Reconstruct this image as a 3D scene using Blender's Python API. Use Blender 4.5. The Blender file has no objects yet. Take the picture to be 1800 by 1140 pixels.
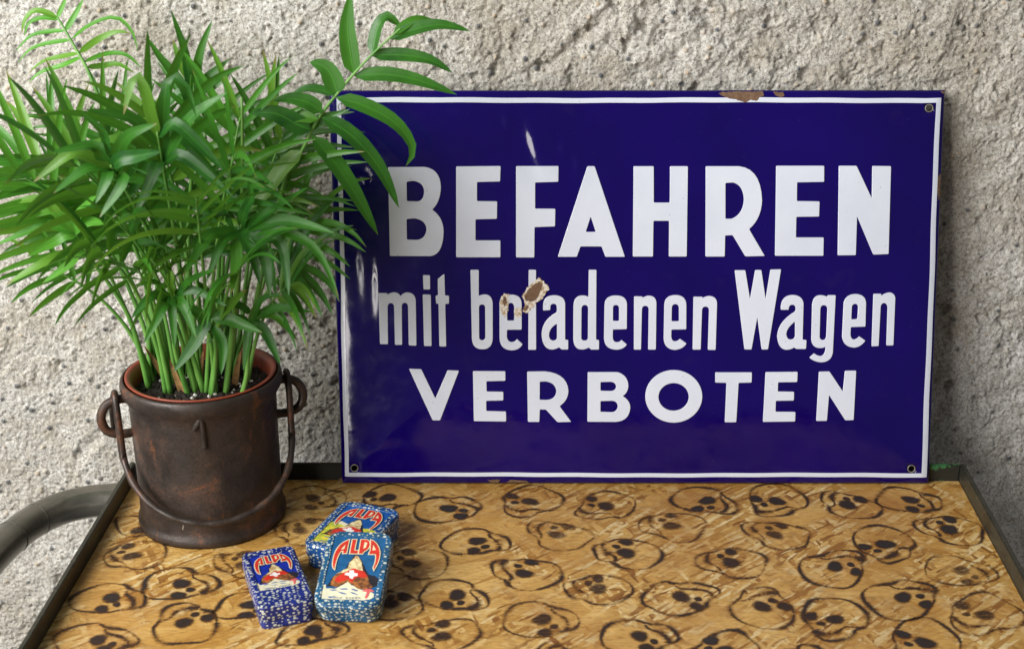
import bpy, bmesh, math, random
import numpy as np
from mathutils import Vector, Matrix

scene = bpy.context.scene
COL = scene.collection
rnd = random.Random(7)

# ------------------------------------------------------------------ camera
PITCH = math.radians(21.1)
CAM = Vector((0.0, -1.298, 0.674))
FPX = 2500.0                      # 50 mm on a 36 mm sensor, photo is 1800 px wide
AX = Vector((0, math.cos(PITCH), -math.sin(PITCH)))
UP = Vector((0, math.sin(PITCH), math.cos(PITCH)))
cam_d = bpy.data.cameras.new('camera')
cam = bpy.data.objects.new('camera', cam_d)
COL.objects.link(cam)
cam.location = CAM
cam.rotation_euler = (math.pi / 2 - PITCH, 0, 0)
cam_d.lens = 50
cam_d.sensor_width = 36
cam_d.clip_start = 0.02
cam_d.clip_end = 50
cam_d.dof.use_dof = True
cam_d.dof.focus_distance = 1.405
cam_d.dof.aperture_fstop = 7.1
scene.camera = cam

# ------------------------------------------------------------------ light
world = bpy.data.worlds.new('World')
scene.world = world
world.use_nodes = True
bg = world.node_tree.nodes['Background']
bg.inputs[0].default_value = (1.0, 0.98, 0.96, 1)
bg.inputs[1].default_value = 0.135


def area_light(name, loc, target, sx, sy, power, color):
    d = bpy.data.lights.new(name, 'AREA')
    d.shape = 'RECTANGLE'
    d.size, d.size_y = sx, sy
    d.energy = power
    d.color = color
    o = bpy.data.objects.new(name, d)
    COL.objects.link(o)
    o.location = loc
    o.rotation_euler = (Vector(target) - Vector(loc)).to_track_quat('-Z', 'Y').to_euler()
    return o


area_light('window_light', (-1.68, -1.32, 1.28), (-0.05, 0.0, 0.12), 1.45, 1.4, 104, (1.0, 0.985, 0.955))
area_light('added_fill_light', (-0.95, -2.15, 0.50), (0.05, 0.0, 0.25), 0.30, 1.6, 20, (1.0, 0.95, 0.90))  # added front-left lamp: extra fill and a source for the enamel streaks

vs = scene.view_settings
vs.view_transform = 'Standard'
vs.look = 'None'
vs.gamma = 1
vs.use_curve_mapping = False
vs.exposure = -0.06
scene.cycles.use_denoising = True


# ------------------------------------------------------------------ helpers
def ray(px, py):
    return AX + Vector((1, 0, 0)) * ((px - 900) / FPX) + UP * ((570 - py) / FPX)


def onz(px, py, z=0.0):
    d = ray(px, py)
    return CAM + d * ((z - CAM.z) / d.z)


def ony(px, py, y=0.0):
    d = ray(px, py)
    return CAM + d * ((y - CAM.y) / d.y)


def link(name, mesh, mat=None, parent=None, smooth=True, label=None, kind=None):
    o = bpy.data.objects.new(name, mesh)
    COL.objects.link(o)
    if mat is not None:
        mesh.materials.clear()
        mesh.materials.append(mat)
    if smooth:
        mesh.polygons.foreach_set('use_smooth', [True] * len(mesh.polygons))
    if parent is not None:
        o.parent = parent
    if label:
        o['label'] = label
    if kind:
        o['kind'] = kind
    return o


def thing(name, label, cat, loc=(0, 0, 0), group=None):
    o = bpy.data.objects.new(name, None)
    o.empty_display_size = 0.02
    COL.objects.link(o)
    o.location = loc
    o['label'] = label
    o['category'] = cat
    if group:
        o['group'] = group
    return o


def mesh_from(verts, faces):
    me = bpy.data.meshes.new('mesh')
    me.from_pydata([tuple(v) for v in verts], [], faces)
    me.update()
    return me


def sharp(me, deg=35):
    me.set_sharp_from_angle(angle=math.radians(deg))


def catmull(pts, n=8, closed=False):
    P = [Vector(p) for p in pts]
    out = []
    m = len(P)
    rng = range(m) if closed else range(m - 1)
    for i in rng:
        if closed:
            a, b, c, d = P[(i - 1) % m], P[i], P[(i + 1) % m], P[(i + 2) % m]
        else:
            a, b, c, d = P[max(i - 1, 0)], P[i], P[i + 1], P[min(i + 2, m - 1)]
        for k in range(n):
            t = k / n
            out.append(0.5 * ((2 * b) + (c - a) * t + (2 * a - 5 * b + 4 * c - d) * t * t
                              + (3 * b - a - 3 * c + d) * t ** 3))
    if not closed:
        out.append(P[-1].copy())
    return out


def tube(path, radii, seg=12, caps=True):
    n = len(path)
    if not isinstance(radii, (list, tuple)):
        radii = [radii] * n
    verts, faces = [], []
    t0 = (path[1] - path[0]).normalized()
    nrm = t0.orthogonal().normalized()
    for i, p in enumerate(path):
        t = (path[min(i + 1, n - 1)] - path[max(i - 1, 0)]).normalized()
        nrm = (nrm - t * nrm.dot(t)).normalized()
        b = t.cross(nrm)
        for k in range(seg):
            a = 2 * math.pi * k / seg
            verts.append(p + (nrm * math.cos(a) + b * math.sin(a)) * radii[i])
    for i in range(n - 1):
        for k in range(seg):
            k2 = (k + 1) % seg
            faces.append((i * seg + k, i * seg + k2, (i + 1) * seg + k2, (i + 1) * seg + k))
    if caps:
        faces.append(tuple(range(seg))[::-1])
        faces.append(tuple((n - 1) * seg + k for k in range(seg)))
    return verts, faces


def lathe(profile, seg=96, close=False):
    verts, faces = [], []
    m = len(profile)
    for k in range(seg):
        a = 2 * math.pi * k / seg
        for r, z in profile:
            verts.append((r * math.cos(a), r * math.sin(a), z))
    for k in range(seg):
        k2 = (k + 1) % seg
        for j in range(m - 1):
            faces.append((k * m + j, k2 * m + j, k2 * m + j + 1, k * m + j + 1))
    return verts, faces


def trace(pts, seg=7):
    """(x,y) is a line, (cx,cy,x,y) a quadratic curve"""
    out = []
    for p in pts:
        if len(p) == 2:
            out.append((float(p[0]), float(p[1])))
        else:
            x0, y0 = out[-1]
            for k in range(1, seg + 1):
                t = k / seg
                out.append(((1 - t) ** 2 * x0 + 2 * t * (1 - t) * p[0] + t * t * p[2],
                            (1 - t) ** 2 * y0 + 2 * t * (1 - t) * p[1] + t * t * p[3]))
    return out


def ellipse(cx, cy, rx, ry, n=48):
    return [(cx + rx * math.cos(2 * math.pi * k / n), cy + ry * math.sin(2 * math.pi * k / n)) for k in range(n)]


def round_corners(pts, r, seg=3):
    """round only clear corners of a closed polygon"""
    out = []
    n = len(pts)
    for i in range(n):
        p0, p, p1 = Vector(pts[i - 1]), Vector(pts[i]), Vector(pts[(i + 1) % n])
        a, b = (p0 - p), (p1 - p)
        la, lb = a.length, b.length
        if la < 1e-9 or lb < 1e-9:
            continue
        ang = a.angle(b)
        if ang > math.radians(150) or min(la, lb) < r * 0.9:
            out.append((p.x, p.y))
            continue
        rr = min(r, la * 0.45, lb * 0.45)
        q0, q1 = p + a / la * rr, p + b / lb * rr
        for k in range(seg + 1):
            t = k / seg
            q = q0 * (1 - t) ** 2 + p * 2 * t * (1 - t) + q1 * t * t
            out.append((q.x, q.y))
    return out


def fill_mesh(contours, extrude=0.0, bevel=0.0, offset=0.0, res=1):
    """flat filled outline(s) with holes in the XY plane; returns a mesh"""
    cu = bpy.data.curves.new('outline', 'CURVE')
    cu.dimensions = '2D'
    cu.fill_mode = 'BOTH'
    cu.extrude = extrude
    cu.bevel_depth = bevel
    cu.bevel_resolution = res
    cu.offset = offset
    for c in contours:
        sp = cu.splines.new('POLY')
        sp.points.add(len(c) - 1)
        for i, q in enumerate(c):
            sp.points[i].co = (q[0], q[1], 0, 1)
        sp.use_cyclic_u = True
    ob = bpy.data.objects.new('outline', cu)
    COL.objects.link(ob)
    dg = bpy.context.evaluated_depsgraph_get()
    me = bpy.data.meshes.new_from_object(ob.evaluated_get(dg))
    bpy.data.objects.remove(ob)
    bpy.data.curves.remove(cu)
    return me


def slice_mesh(me, xs, ys):
    bm = bmesh.new()
    bm.from_mesh(me)
    for x in xs:
        bmesh.ops.bisect_plane(bm, geom=bm.verts[:] + bm.edges[:] + bm.faces[:], plane_co=(x, 0, 0), plane_no=(1, 0, 0), dist=1e-7)
    for y in ys:
        bmesh.ops.bisect_plane(bm, geom=bm.verts[:] + bm.edges[:] + bm.faces[:], plane_co=(0, y, 0), plane_no=(0, 1, 0), dist=1e-7)
    bm.to_mesh(me)
    bm.free()


# ------------------------------------------------------------------ node helpers
class NT:
    def __init__(self, name):
        self.m = bpy.data.materials.new(name)
        self.m.use_nodes = True
        self.t = self.m.node_tree
        self.b = self.t.nodes['Principled BSDF']
        self.out = self.t.nodes['Material Output']

    def n(self, typ, **kw):
        nd = self.t.nodes.new(typ)
        for k, v in kw.items():
            setattr(nd, k, v)
        return nd

    def l(self, a, b):
        self.t.links.new(a, b)

    def val(self, sock, v):
        if hasattr(v, 'is_output') or isinstance(v, bpy.types.NodeSocket):
            self.l(v, sock)
        else:
            sock.default_value = v

    def coord(self, scale=(1, 1, 1), rot=(0, 0, 0), kind='Object', src=None):
        if src is None:
            src = self.n('ShaderNodeTexCoord').outputs[kind]
        if any(rot):
            m0 = self.n('ShaderNodeMapping')
            self.l(src, m0.inputs[0])
            m0.inputs['Rotation'].default_value = rot
            src, rot = m0.outputs[0], (0, 0, 0)
        mp = self.n('ShaderNodeMapping')
        self.l(src, mp.inputs[0])
        mp.inputs['Scale'].default_value = scale
        mp.inputs['Rotation'].default_value = rot
        return mp.outputs[0]

    def noise(self, vec, scale, detail=4, rough=0.55, dist=0.0, out='Fac'):
        nd = self.n('ShaderNodeTexNoise')
        self.l(vec, nd.inputs['Vector'])
        nd.inputs['Scale'].default_value = scale
        nd.inputs['Detail'].default_value = detail
        nd.inputs['Roughness'].default_value = rough
        nd.inputs['Distortion'].default_value = dist
        return nd.outputs[out]

    def voro(self, vec, scale, feature='F1', out='Distance', rand=1.0):
        nd = self.n('ShaderNodeTexVoronoi', feature=feature)
        self.l(vec, nd.inputs['Vector'])
        nd.inputs['Scale'].default_value = scale
        nd.inputs['Randomness'].default_value = rand
        return nd.outputs[out]

    def ramp(self, fac, stops, interp='LINEAR'):
        nd = self.n('ShaderNodeValToRGB')
        nd.color_ramp.interpolation = interp
        el = nd.color_ramp.elements
        while len(el) < len(stops):
            el.new(0.5)
        for e, (p, c) in zip(el, stops):
            e.position = p
            e.color = (c, c, c, 1) if not isinstance(c, (tuple, list)) else (*c[:3], 1)
        self.l(fac, nd.inputs[0])
        return nd.outputs[0]

    def mix(self, fac, a, b, mode='MIX'):
        nd = self.n('ShaderNodeMix', data_type='RGBA', blend_type=mode)
        self.val(nd.inputs[0], fac)
        for s, v in ((nd.inputs[6], a), (nd.inputs[7], b)):
            if isinstance(v, (tuple, list)):
                s.default_value = (*v[:3], 1)
            else:
                self.l(v, s)
        return nd.outputs[2]

    def math(self, op, a, b=0.0, c=0.0, clamp=False):
        nd = self.n('ShaderNodeMath', operation=op, use_clamp=clamp)
        self.val(nd.inputs[0], a)
        self.val(nd.inputs[1], b)
        self.val(nd.inputs[2], c)
        return nd.outputs[0]

    def bump(self, h, strength=0.3, dist=0.001, normal=None):
        nd = self.n('ShaderNodeBump')
        nd.inputs['Strength'].default_value = strength
        nd.inputs['Distance'].default_value = dist
        self.l(h, nd.inputs['Height'])
        if normal is not None:
            self.l(normal, nd.inputs['Normal'])
        return nd.outputs[0]

    def set(self, **kw):
        names = dict(color='Base Color', rough='Roughness', metal='Metallic', spec='Specular IOR Level', coat='Coat Weight',
                     coat_rough='Coat Roughness', normal='Normal', coat_normal='Coat Normal', sub='Subsurface Weight')
        for k, v in kw.items():
            s = self.b.inputs[names[k]]
            if isinstance(v, (tuple, list)) and len(v) == 3:
                v = (*v, 1)
            self.val(s, v)
        return self.m


def plain(name, color, rough=0.5, var=0.15, scale=120, **kw):
    t = NT(name)
    v = t.coord()
    f = t.noise(v, scale, 4)
    c2 = tuple(c * (1 - var) for c in color)
    return t.set(color=t.mix(t.ramp(f, [(0.35, 0.0), (0.65, 1.0)]), c2, color), rough=rough, **kw)


# ------------------------------------------------------------------ materials
def mat_wall():
    t = NT('rough_concrete')
    v = t.coord()
    big = t.noise(v, 3.2, 4, 0.6)
    mid = t.noise(v, 34, 5, 0.65)
    fine = t.noise(v, 330, 3, 0.6)
    c = t.mix(t.ramp(big, [(0.35, 0.0), (0.68, 1.0)]), (0.475, 0.455, 0.405), (0.59, 0.585, 0.56))
    pt = t.noise(v, 8.5, 5, 0.65, 0.8)
    c = t.mix(t.ramp(pt, [(0.50, 0.0), (0.62, 0.65)]), c, (0.385, 0.35, 0.285))
    c = t.mix(t.ramp(pt, [(0.30, 0.7), (0.42, 0.0)]), c, (0.66, 0.65, 0.62))
    c = t.mix(t.ramp(mid, [(0.30, 0.7), (0.50, 0.0)]), c, (0.37, 0.33, 0.27))
    grit = t.noise(v, 620, 2, 0.5)
    c = t.mix(t.ramp(grit, [(0.35, 0.9), (0.42, 0.0)]), c, (0.12, 0.11, 0.10))
    c = t.mix(t.ramp(fine, [(0.36, 0.75), (0.52, 0.0)]), c, (0.27, 0.24, 0.195))
    c = t.mix(t.ramp(fine, [(0.56, 0.0), (0.72, 0.6)]), c, (0.70, 0.685, 0.65))
    # aggregate stones: attribute written on the mesh where a stone sticks out
    st = t.n('ShaderNodeAttribute', attribute_name='stone')
    scol = t.n('ShaderNodeAttribute', attribute_name='stone_tone')
    sc = t.ramp(scol.outputs['Fac'], [(0.0, (0.10, 0.105, 0.115)), (0.45, (0.16, 0.16, 0.16)), (0.62, (0.30, 0.25, 0.19)), (0.85, (0.45, 0.36, 0.26)), (1.0, (0.6, 0.57, 0.52))])
    c = t.mix(st.outputs['Fac'], c, sc)
    h = t.math('ADD', t.noise(v, 520, 3, 0.65), t.math('MULTIPLY', t.noise(v, 200, 3, 0.6), 1.3))
    return t.set(color=c, rough=0.93, spec=0.2, normal=t.bump(h, 0.9, 0.0011))


def mat_osb():
    t = NT('varnished_osb')
    tc = t.n('ShaderNodeTexCoord').outputs['Object']

    def warp(src, scale, amt):
        w = t.n('ShaderNodeVectorMath', operation='MULTIPLY_ADD')
        t.l(t.noise(src, scale, 2, 0.5, 0, 'Color'), w.inputs[0])
        w.inputs[1].default_value = (amt, amt, 0.0)
        t.l(src, w.inputs[2])
        return w.outputs[0]

    src = warp(warp(tc, 14, 0.006), 90, 0.0022)

    def layer(ang, sx, sy, lo, hi, gs):
        v = t.coord((sx, sy, 1), (0, 0, ang), src=src)
        cell = t.n('ShaderNodeTexVoronoi', feature='F1', voronoi_dimensions='2D', distance='CHEBYCHEV')
        t.l(v, cell.inputs['Vector'])
        cell.inputs['Scale'].default_value = 1.0
        sep = t.n('ShaderNodeSeparateColor')
        t.l(cell.outputs['Color'], sep.inputs[0])
        grain = t.noise(t.coord((sx * 1.3, sy * gs, 1), (0, 0, ang), src=src), 1.0, 5, 0.7, 0.3)
        tone = t.math('ADD', t.math('MULTIPLY_ADD', sep.outputs[0], hi - lo, lo), t.math('MULTIPLY', t.math('SUBTRACT', grain, 0.5), 0.8))
        c = t.ramp(tone, [(0.0, (0.20, 0.075, 0.012)), (0.25, (0.37, 0.175, 0.032)), (0.5, (0.54, 0.305, 0.075)), (0.75, (0.66, 0.42, 0.135)), (1.0, (0.78, 0.61, 0.31))])
        h = t.math('ADD', sep.outputs[2], t.math('MULTIPLY', grain, 0.5))
        return c, h, sep.outputs[1]

    cols, hs, _ = layer(0.05, 9, 32, 0.30, 0.72, 14)
    chips = t.noise(tc, 13, 3, 0.6)
    cm = t.ramp(chips, [(0.42, 0.0), (0.54, 1.0)])
    for k, (ang, sx, sy, thr, lo, hi, masked) in enumerate([(0.9, 10, 44, 0.62, 0.35, 0.7, False), (-0.5, 11, 50, 0.66, 0.3, 0.72, False), (0.25, 34, 190, 0.45, 0.1, 0.95, True),
                                                          (1.15, 40, 210, 0.55, 0.05, 1.0, True), (-0.75, 38, 230, 0.6, 0.1, 1.05, True), (2.4, 60, 330, 0.68, 0.0, 1.1, True)]):
        c, h, r = layer(ang, sx, sy, lo, hi, 7)
        pick = t.math('GREATER_THAN', r, thr)
        if masked:
            pick = t.math('MULTIPLY', pick, cm)
        cols = t.mix(pick, cols, c)
        mh = t.n('ShaderNodeMix', data_type='FLOAT')
        t.l(pick, mh.inputs[0]); t.l(hs, mh.inputs[2]); t.l(h, mh.inputs[3])
        hs = mh.outputs[0]
    fl = t.noise(t.coord((70, 150, 1), (0, 0, 0.3), src=src), 1.0, 4, 0.7)
    cols = t.mix(t.ramp(fl, [(0.60, 0.0), (0.70, 0.8)]), cols, (0.13, 0.045, 0.010))
    fine = t.noise(t.coord((120, 420, 1), (0, 0, 0.1), src=src), 1.0, 3, 0.6)
    cols = t.mix(t.ramp(fine, [(0.36, 0.45), (0.5, 0.0)]), cols, (0.27, 0.12, 0.025))
    bl_ = t.noise(tc, 8, 3, 0.6)
    cols = t.mix(t.ramp(bl_, [(0.44, 0.0), (0.70, 0.5)]), cols, (0.33, 0.14, 0.028))
    rg = t.ramp(t.noise(tc, 60, 4, 0.6), [(0.3, 0.22), (0.7, 0.46)])
    return t.set(color=cols, rough=rg, spec=0.5, normal=t.bump(hs, 0.85, 0.0013))


def mat_burn():
    t = NT('scorched_wood')
    at = t.n('ShaderNodeAttribute', attribute_name='burn').outputs['Fac']
    v = t.coord()
    n1 = t.noise(v, 420, 4, 0.65)
    n2 = t.noise(t.coord((1, 3.0, 1)), 140, 3, 0.6)
    k = t.math('ADD', at, t.math('MULTIPLY', t.math('SUBTRACT', n1, 0.5), 0.55))
    k = t.math('ADD', k, t.math('MULTIPLY', t.math('SUBTRACT', n2, 0.52), 0.7))
    alpha = t.math('MULTIPLY', t.ramp(k, [(0.12, 0.0), (0.45, 0.45), (0.75, 0.95)]), t.math('GREATER_THAN', at, 0.004))
    c = t.ramp(k, [(0.2, (0.24, 0.09, 0.02)), (0.55, (0.07, 0.032, 0.015)), (0.85, (0.024, 0.016, 0.014)), (1.0, (0.032, 0.027, 0.028))])
    t.set(color=c, rough=0.6, spec=0.3)
    t.l(alpha, t.b.inputs['Alpha'])
    return t.m


def mat_blue():
    t = NT('cobalt_enamel')
    v = t.coord()
    n = t.noise(v, 9, 3, 0.5)
    c = t.mix(t.ramp(n, [(0.35, 0.0), (0.7, 1.0)]), (0.0042, 0.0002, 0.080), (0.0062, 0.0004, 0.106))
    sm = t.noise(v, 26, 3, 0.6)
    c = t.mix(t.ramp(sm, [(0.62, 0.0), (0.82, 0.22)]), c, (0.03, 0.016, 0.07))
    # fine scratches and dust specks
    sp = t.voro(v, 95)
    c = t.mix(t.ramp(sp, [(0.02, 0.35), (0.035, 0.0)]), c, (0.16, 0.15, 0.24))
    sc = t.noise(t.coord((6, 60, 1), (0, 0, 0.9)), 9, 2, 0.5)
    c = t.mix(t.ramp(sc, [(0.74, 0.0), (0.80, 0.16)]), c, (0.12, 0.10, 0.22))
    h = t.math('ADD', t.noise(v, 15, 2, 0.4), t.math('MULTIPLY', t.noise(v, 70, 2, 0.5), 0.09))
    rg = t.ramp(t.noise(v, 60, 4, 0.6), [(0.35, 0.07), (0.7, 0.16)])
    return t.set(color=c, rough=rg, spec=0.5, normal=t.bump(h, 0.38, 0.0035))


def mat_white():
    t = NT('white_enamel')
    v = t.coord()
    n = t.noise(v, 14, 4, 0.6)
    c = t.mix(t.ramp(n, [(0.3, 0.0), (0.7, 1.0)]), (0.59, 0.63, 0.735), (0.66, 0.70, 0.79))
    sp = t.voro(v, 75)
    c = t.mix(t.ramp(sp, [(0.03, 0.7), (0.05, 0.0)]), c, (0.25, 0.22, 0.20))
    sc = t.noise(t.coord((8, 90, 1), (0, 0, -0.6)), 9, 2, 0.5)
    c = t.mix(t.ramp(sc, [(0.75, 0.0), (0.8, 0.5)]), c, (0.40, 0.37, 0.36))
    return t.set(color=c, rough=0.16, spec=0.5, normal=t.bump(t.noise(v, 45, 2, 0.5), 0.2, 0.0012))


def mat_rust(name='rust', a=(0.10, 0.05, 0.025), b=(0.20, 0.12, 0.07)):
    t = NT(name)
    v = t.coord()
    n = t.noise(v, 260, 5, 0.7)
    return t.set(color=t.mix(t.ramp(n, [(0.3, 0.0), (0.7, 1.0)]), a, b), rough=0.85, normal=t.bump(n, 0.8, 0.0008))


def mat_chip_rim():
    t = NT('crackled_enamel')
    v = t.coord()
    n = t.noise(v, 300, 5, 0.75)
    c = t.ramp(n, [(0.25, (0.16, 0.09, 0.04)), (0.42, (0.42, 0.29, 0.16)), (0.52, (0.70, 0.64, 0.55)), (0.62, (0.75, 0.73, 0.72)), (0.72, (0.04, 0.03, 0.22))])
    return t.set(color=c, rough=0.5, normal=t.bump(n, 0.8, 0.001))


def mat_bucket():
    t = NT('rusted_iron')
    v = t.coord()
    n = t.noise(v, 26, 6, 0.7, 0.6)
    c = t.ramp(n, [(0.30, (0.024, 0.019, 0.017)), (0.50, (0.047, 0.034, 0.028)), (0.60, (0.075, 0.046, 0.034)), (0.68, (0.16, 0.062, 0.030)), (0.82, (0.27, 0.115, 0.055))])
    s = t.noise(t.coord((1, 1, 0.35)), 60, 5, 0.7)
    c = t.mix(t.ramp(s, [(0.60, 0.0), (0.70, 0.8)]), c, (0.20, 0.075, 0.033))
    fine = t.noise(v, 420, 3, 0.6)
    c = t.mix(t.ramp(fine, [(0.36, 0.5), (0.5, 0.0)]), c, (0.018, 0.014, 0.012))
    nick = t.noise(t.coord((1, 1, 0.5)), 130, 3, 0.7)
    c = t.mix(t.ramp(nick, [(0.735, 0.0), (0.76, 0.8)]), c, (0.34, 0.29, 0.25))
    h = t.math('ADD', t.noise(v, 90, 5, 0.65), t.math('MULTIPLY', fine, 0.4))
    rg = t.ramp(t.noise(v, 50, 4), [(0.35, 0.34), (0.7, 0.62)])
    return t.set(color=c, rough=rg, metal=0.35, spec=0.5, normal=t.bump(h, 0.4, 0.0012))


def mat_steel():
    t = NT('worn_dark_steel')
    v = t.coord()
    n = t.noise(v, 30, 5, 0.7)
    c = t.ramp(n, [(0.3, (0.030, 0.030, 0.024)), (0.55, (0.062, 0.060, 0.046)), (0.75, (0.10, 0.085, 0.062))])
    e = t.noise(v, 160, 4, 0.7)
    c = t.mix(t.ramp(e, [(0.58, 0.0), (0.68, 0.6)]), c, (0.17, 0.145, 0.11))
    return t.set(color=c, rough=t.ramp(n, [(0.3, 0.34), (0.7, 0.5)]), metal=0.55, normal=t.bump(e, 0.15, 0.0008))


def mat_rim_green():
    t = NT('dark_steel_flaking_green_paint')
    v = t.coord()
    n = t.noise(v, 48, 5, 0.7)
    sx = t.n('ShaderNodeSeparateXYZ')
    t.l(v, sx.inputs[0])
    k = t.math('MULTIPLY', t.ramp(n, [(0.47, 0.0), (0.50, 1.0)]), t.math('GREATER_THAN', sx.outputs[0], 0.425))
    c = t.mix(k, (0.022, 0.022, 0.017), (0.045, 0.17, 0.06))
    return t.set(color=c, rough=0.55, metal=0.2, normal=t.bump(n, 0.3, 0.001))


def mat_tube():
    t = NT('bare_steel_tube')
    v = t.coord()
    n = t.noise(v, 22, 5, 0.65)
    c = t.ramp(n, [(0.3, (0.14, 0.135, 0.115)), (0.6, (0.22, 0.205, 0.175)), (0.8, (0.17, 0.12, 0.085))])
    return t.set(color=c, rough=t.ramp(n, [(0.3, 0.16), (0.7, 0.32)]), metal=0.7, normal=t.bump(t.noise(v, 200, 3), 0.08, 0.0006))


def mat_leaf(name, a, b, tr):
    t = NT(name)
    v = t.coord()
    oi = t.n('ShaderNodeAttribute', attribute_name='tone').outputs['Fac']
    n = t.noise(v, 40, 3)
    base = t.mix(oi, a, b)
    base = t.mix(t.ramp(n, [(0.3, 0.0), (0.75, 0.45)]), base, tuple(x * 1.5 for x in b))
    rib = t.n('ShaderNodeAttribute', attribute_name='across').outputs['Fac']
    # parallel veins follow the blade: written per vertex as -1..1 across the blade
    w = t.math('ABSOLUTE', t.math('SINE', t.math('MULTIPLY', rib, 14.0)))
    base = t.mix(t.math('MULTIPLY', w, 0.22), base, tuple(x * 0.55 for x in a))
    mid = t.ramp(t.math('ABSOLUTE', rib), [(0.0, 0.5), (0.10, 0.0)])
    base = t.mix(mid, base, tuple(min(1, x * 1.9) for x in b))
    yel = t.ramp(oi, [(0.80, 0.0), (0.95, 0.55)])
    base = t.mix(yel, base, (0.16, 0.30, 0.03))
    alg = t.n('ShaderNodeAttribute', attribute_name='along').outputs['Fac']
    tip = t.math('ADD', alg, t.math('MULTIPLY', t.math('SUBTRACT', oi, 0.75), 0.25))
    base = t.mix(t.ramp(tip, [(0.93, 0.0), (0.99, 0.8)]), base, (0.22, 0.15, 0.05))
    blot = t.noise(v, 140, 4, 0.7)
    base = t.mix(t.ramp(blot, [(0.68, 0.0), (0.78, 0.4)]), base, (0.15, 0.22, 0.06))
    t.set(color=base, rough=t.ramp(blot, [(0.3, 0.28), (0.7, 0.46)]), spec=0.45, normal=t.bump(w, 0.12, 0.0006))
    trn = t.n('ShaderNodeBsdfTranslucent')
    t.l(t.mix(0.55, base, (0.22, 0.50, 0.04)), trn.inputs[0])
    ms = t.n('ShaderNodeMixShader')
    ms.inputs[0].default_value = tr
    t.l(t.b.outputs[0], ms.inputs[1])
    t.l(trn.outputs[0], ms.inputs[2])
    t.l(ms.outputs[0], t.out.inputs[0])
    return t.m


def mat_stem():
    t = NT('green_stem')
    v = t.coord()
    n = t.noise(t.coord((1, 1, 0.25)), 60, 4, 0.6)
    c = t.ramp(n, [(0.3, (0.06, 0.20, 0.03)), (0.6, (0.14, 0.32, 0.06)), (0.8, (0.26, 0.40, 0.12))])
    return t.set(color=c, rough=0.42, spec=0.4)


def mat_soil():
    t = NT('potting_soil')
    v = t.coord()
    n = t.noise(v, 200, 5, 0.7)
    c = t.ramp(n, [(0.3, (0.008, 0.006, 0.005)), (0.6, (0.026, 0.018, 0.013)), (0.8, (0.06, 0.04, 0.028))])
    return t.set(color=c, rough=0.95, normal=t.bump(n, 1.0, 0.003))


def mat_dots(name, base, dark):
    t = NT(name)
    v = t.coord()
    uv = t.n('ShaderNodeUVMap', uv_map='wrap').outputs[0]
    wob = t.n('ShaderNodeVectorMath', operation='MULTIPLY_ADD')
    t.l(t.noise(uv, 330, 2, 0.5, 0, 'Color'), wob.inputs[0])
    wob.inputs[1].default_value = (0.0003, 0.0003, 0.0)
    t.l(uv, wob.inputs[2])

    def dots(scale, lo, hi, off):
        mp = t.n('ShaderNodeMapping')
        t.l(wob.outputs[0], mp.inputs[0])
        mp.inputs['Scale'].default_value = (0.80, 1.12, 1)
        mp.inputs['Location'].default_value = (off, off, 0)
        vo = t.n('ShaderNodeTexVoronoi', feature='F1', voronoi_dimensions='2D')
        t.l(mp.outputs[0], vo.inputs['Vector'])
        vo.inputs['Scale'].default_value = scale
        vo.inputs['Randomness'].default_value = 0.72
        sp = t.n('ShaderNodeSeparateColor')
        t.l(vo.outputs['Color'], sp.inputs[0])
        rad = t.math('MULTIPLY_ADD', sp.outputs[0], hi - lo, lo)
        return t.math('MULTIPLY', t.math('SUBTRACT', rad, vo.outputs['Distance']), 14.0, 0.0, True), vo.outputs['Distance']

    m, d = dots(285, 0.15, 0.40, 0.0)
    n = t.noise(v, 70, 4, 0.6)
    bc = t.mix(t.ramp(n, [(0.35, 0.0), (0.7, 1.0)]), dark, base)
    wc = t.mix(t.ramp(n, [(0.4, 0.0), (0.65, 1.0)]), (0.50, 0.53, 0.44), (0.70, 0.74, 0.68))
    c = t.mix(m, bc, wc)
    worn = t.noise(v, 150, 5, 0.75)
    c = t.mix(t.ramp(worn, [(0.66, 0.0), (0.72, 0.7)]), c, (0.10, 0.075, 0.05))
    return t.set(color=c, rough=t.ramp(n, [(0.3, 0.25), (0.7, 0.42)]), metal=0.1, spec=0.5, normal=t.bump(worn, 0.2, 0.0006))


def mat_print(name, color, var=0.25, rough=0.34, second=None, scale=170):
    t = NT(name)
    v = t.coord()
    n = t.noise(v, scale, 4, 0.7)
    c2 = second if second else tuple(c * (1 - var) for c in color)
    c = t.mix(t.ramp(n, [(0.42, 0.0), (0.58, 1.0)]), c2, color)
    w = t.noise(v, 420, 3, 0.7)
    c = t.mix(t.ramp(w, [(0.70, 0.0), (0.76, 0.6)]), c, (0.14, 0.11, 0.08))
    return t.set(color=c, rough=rough, spec=0.5)


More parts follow.
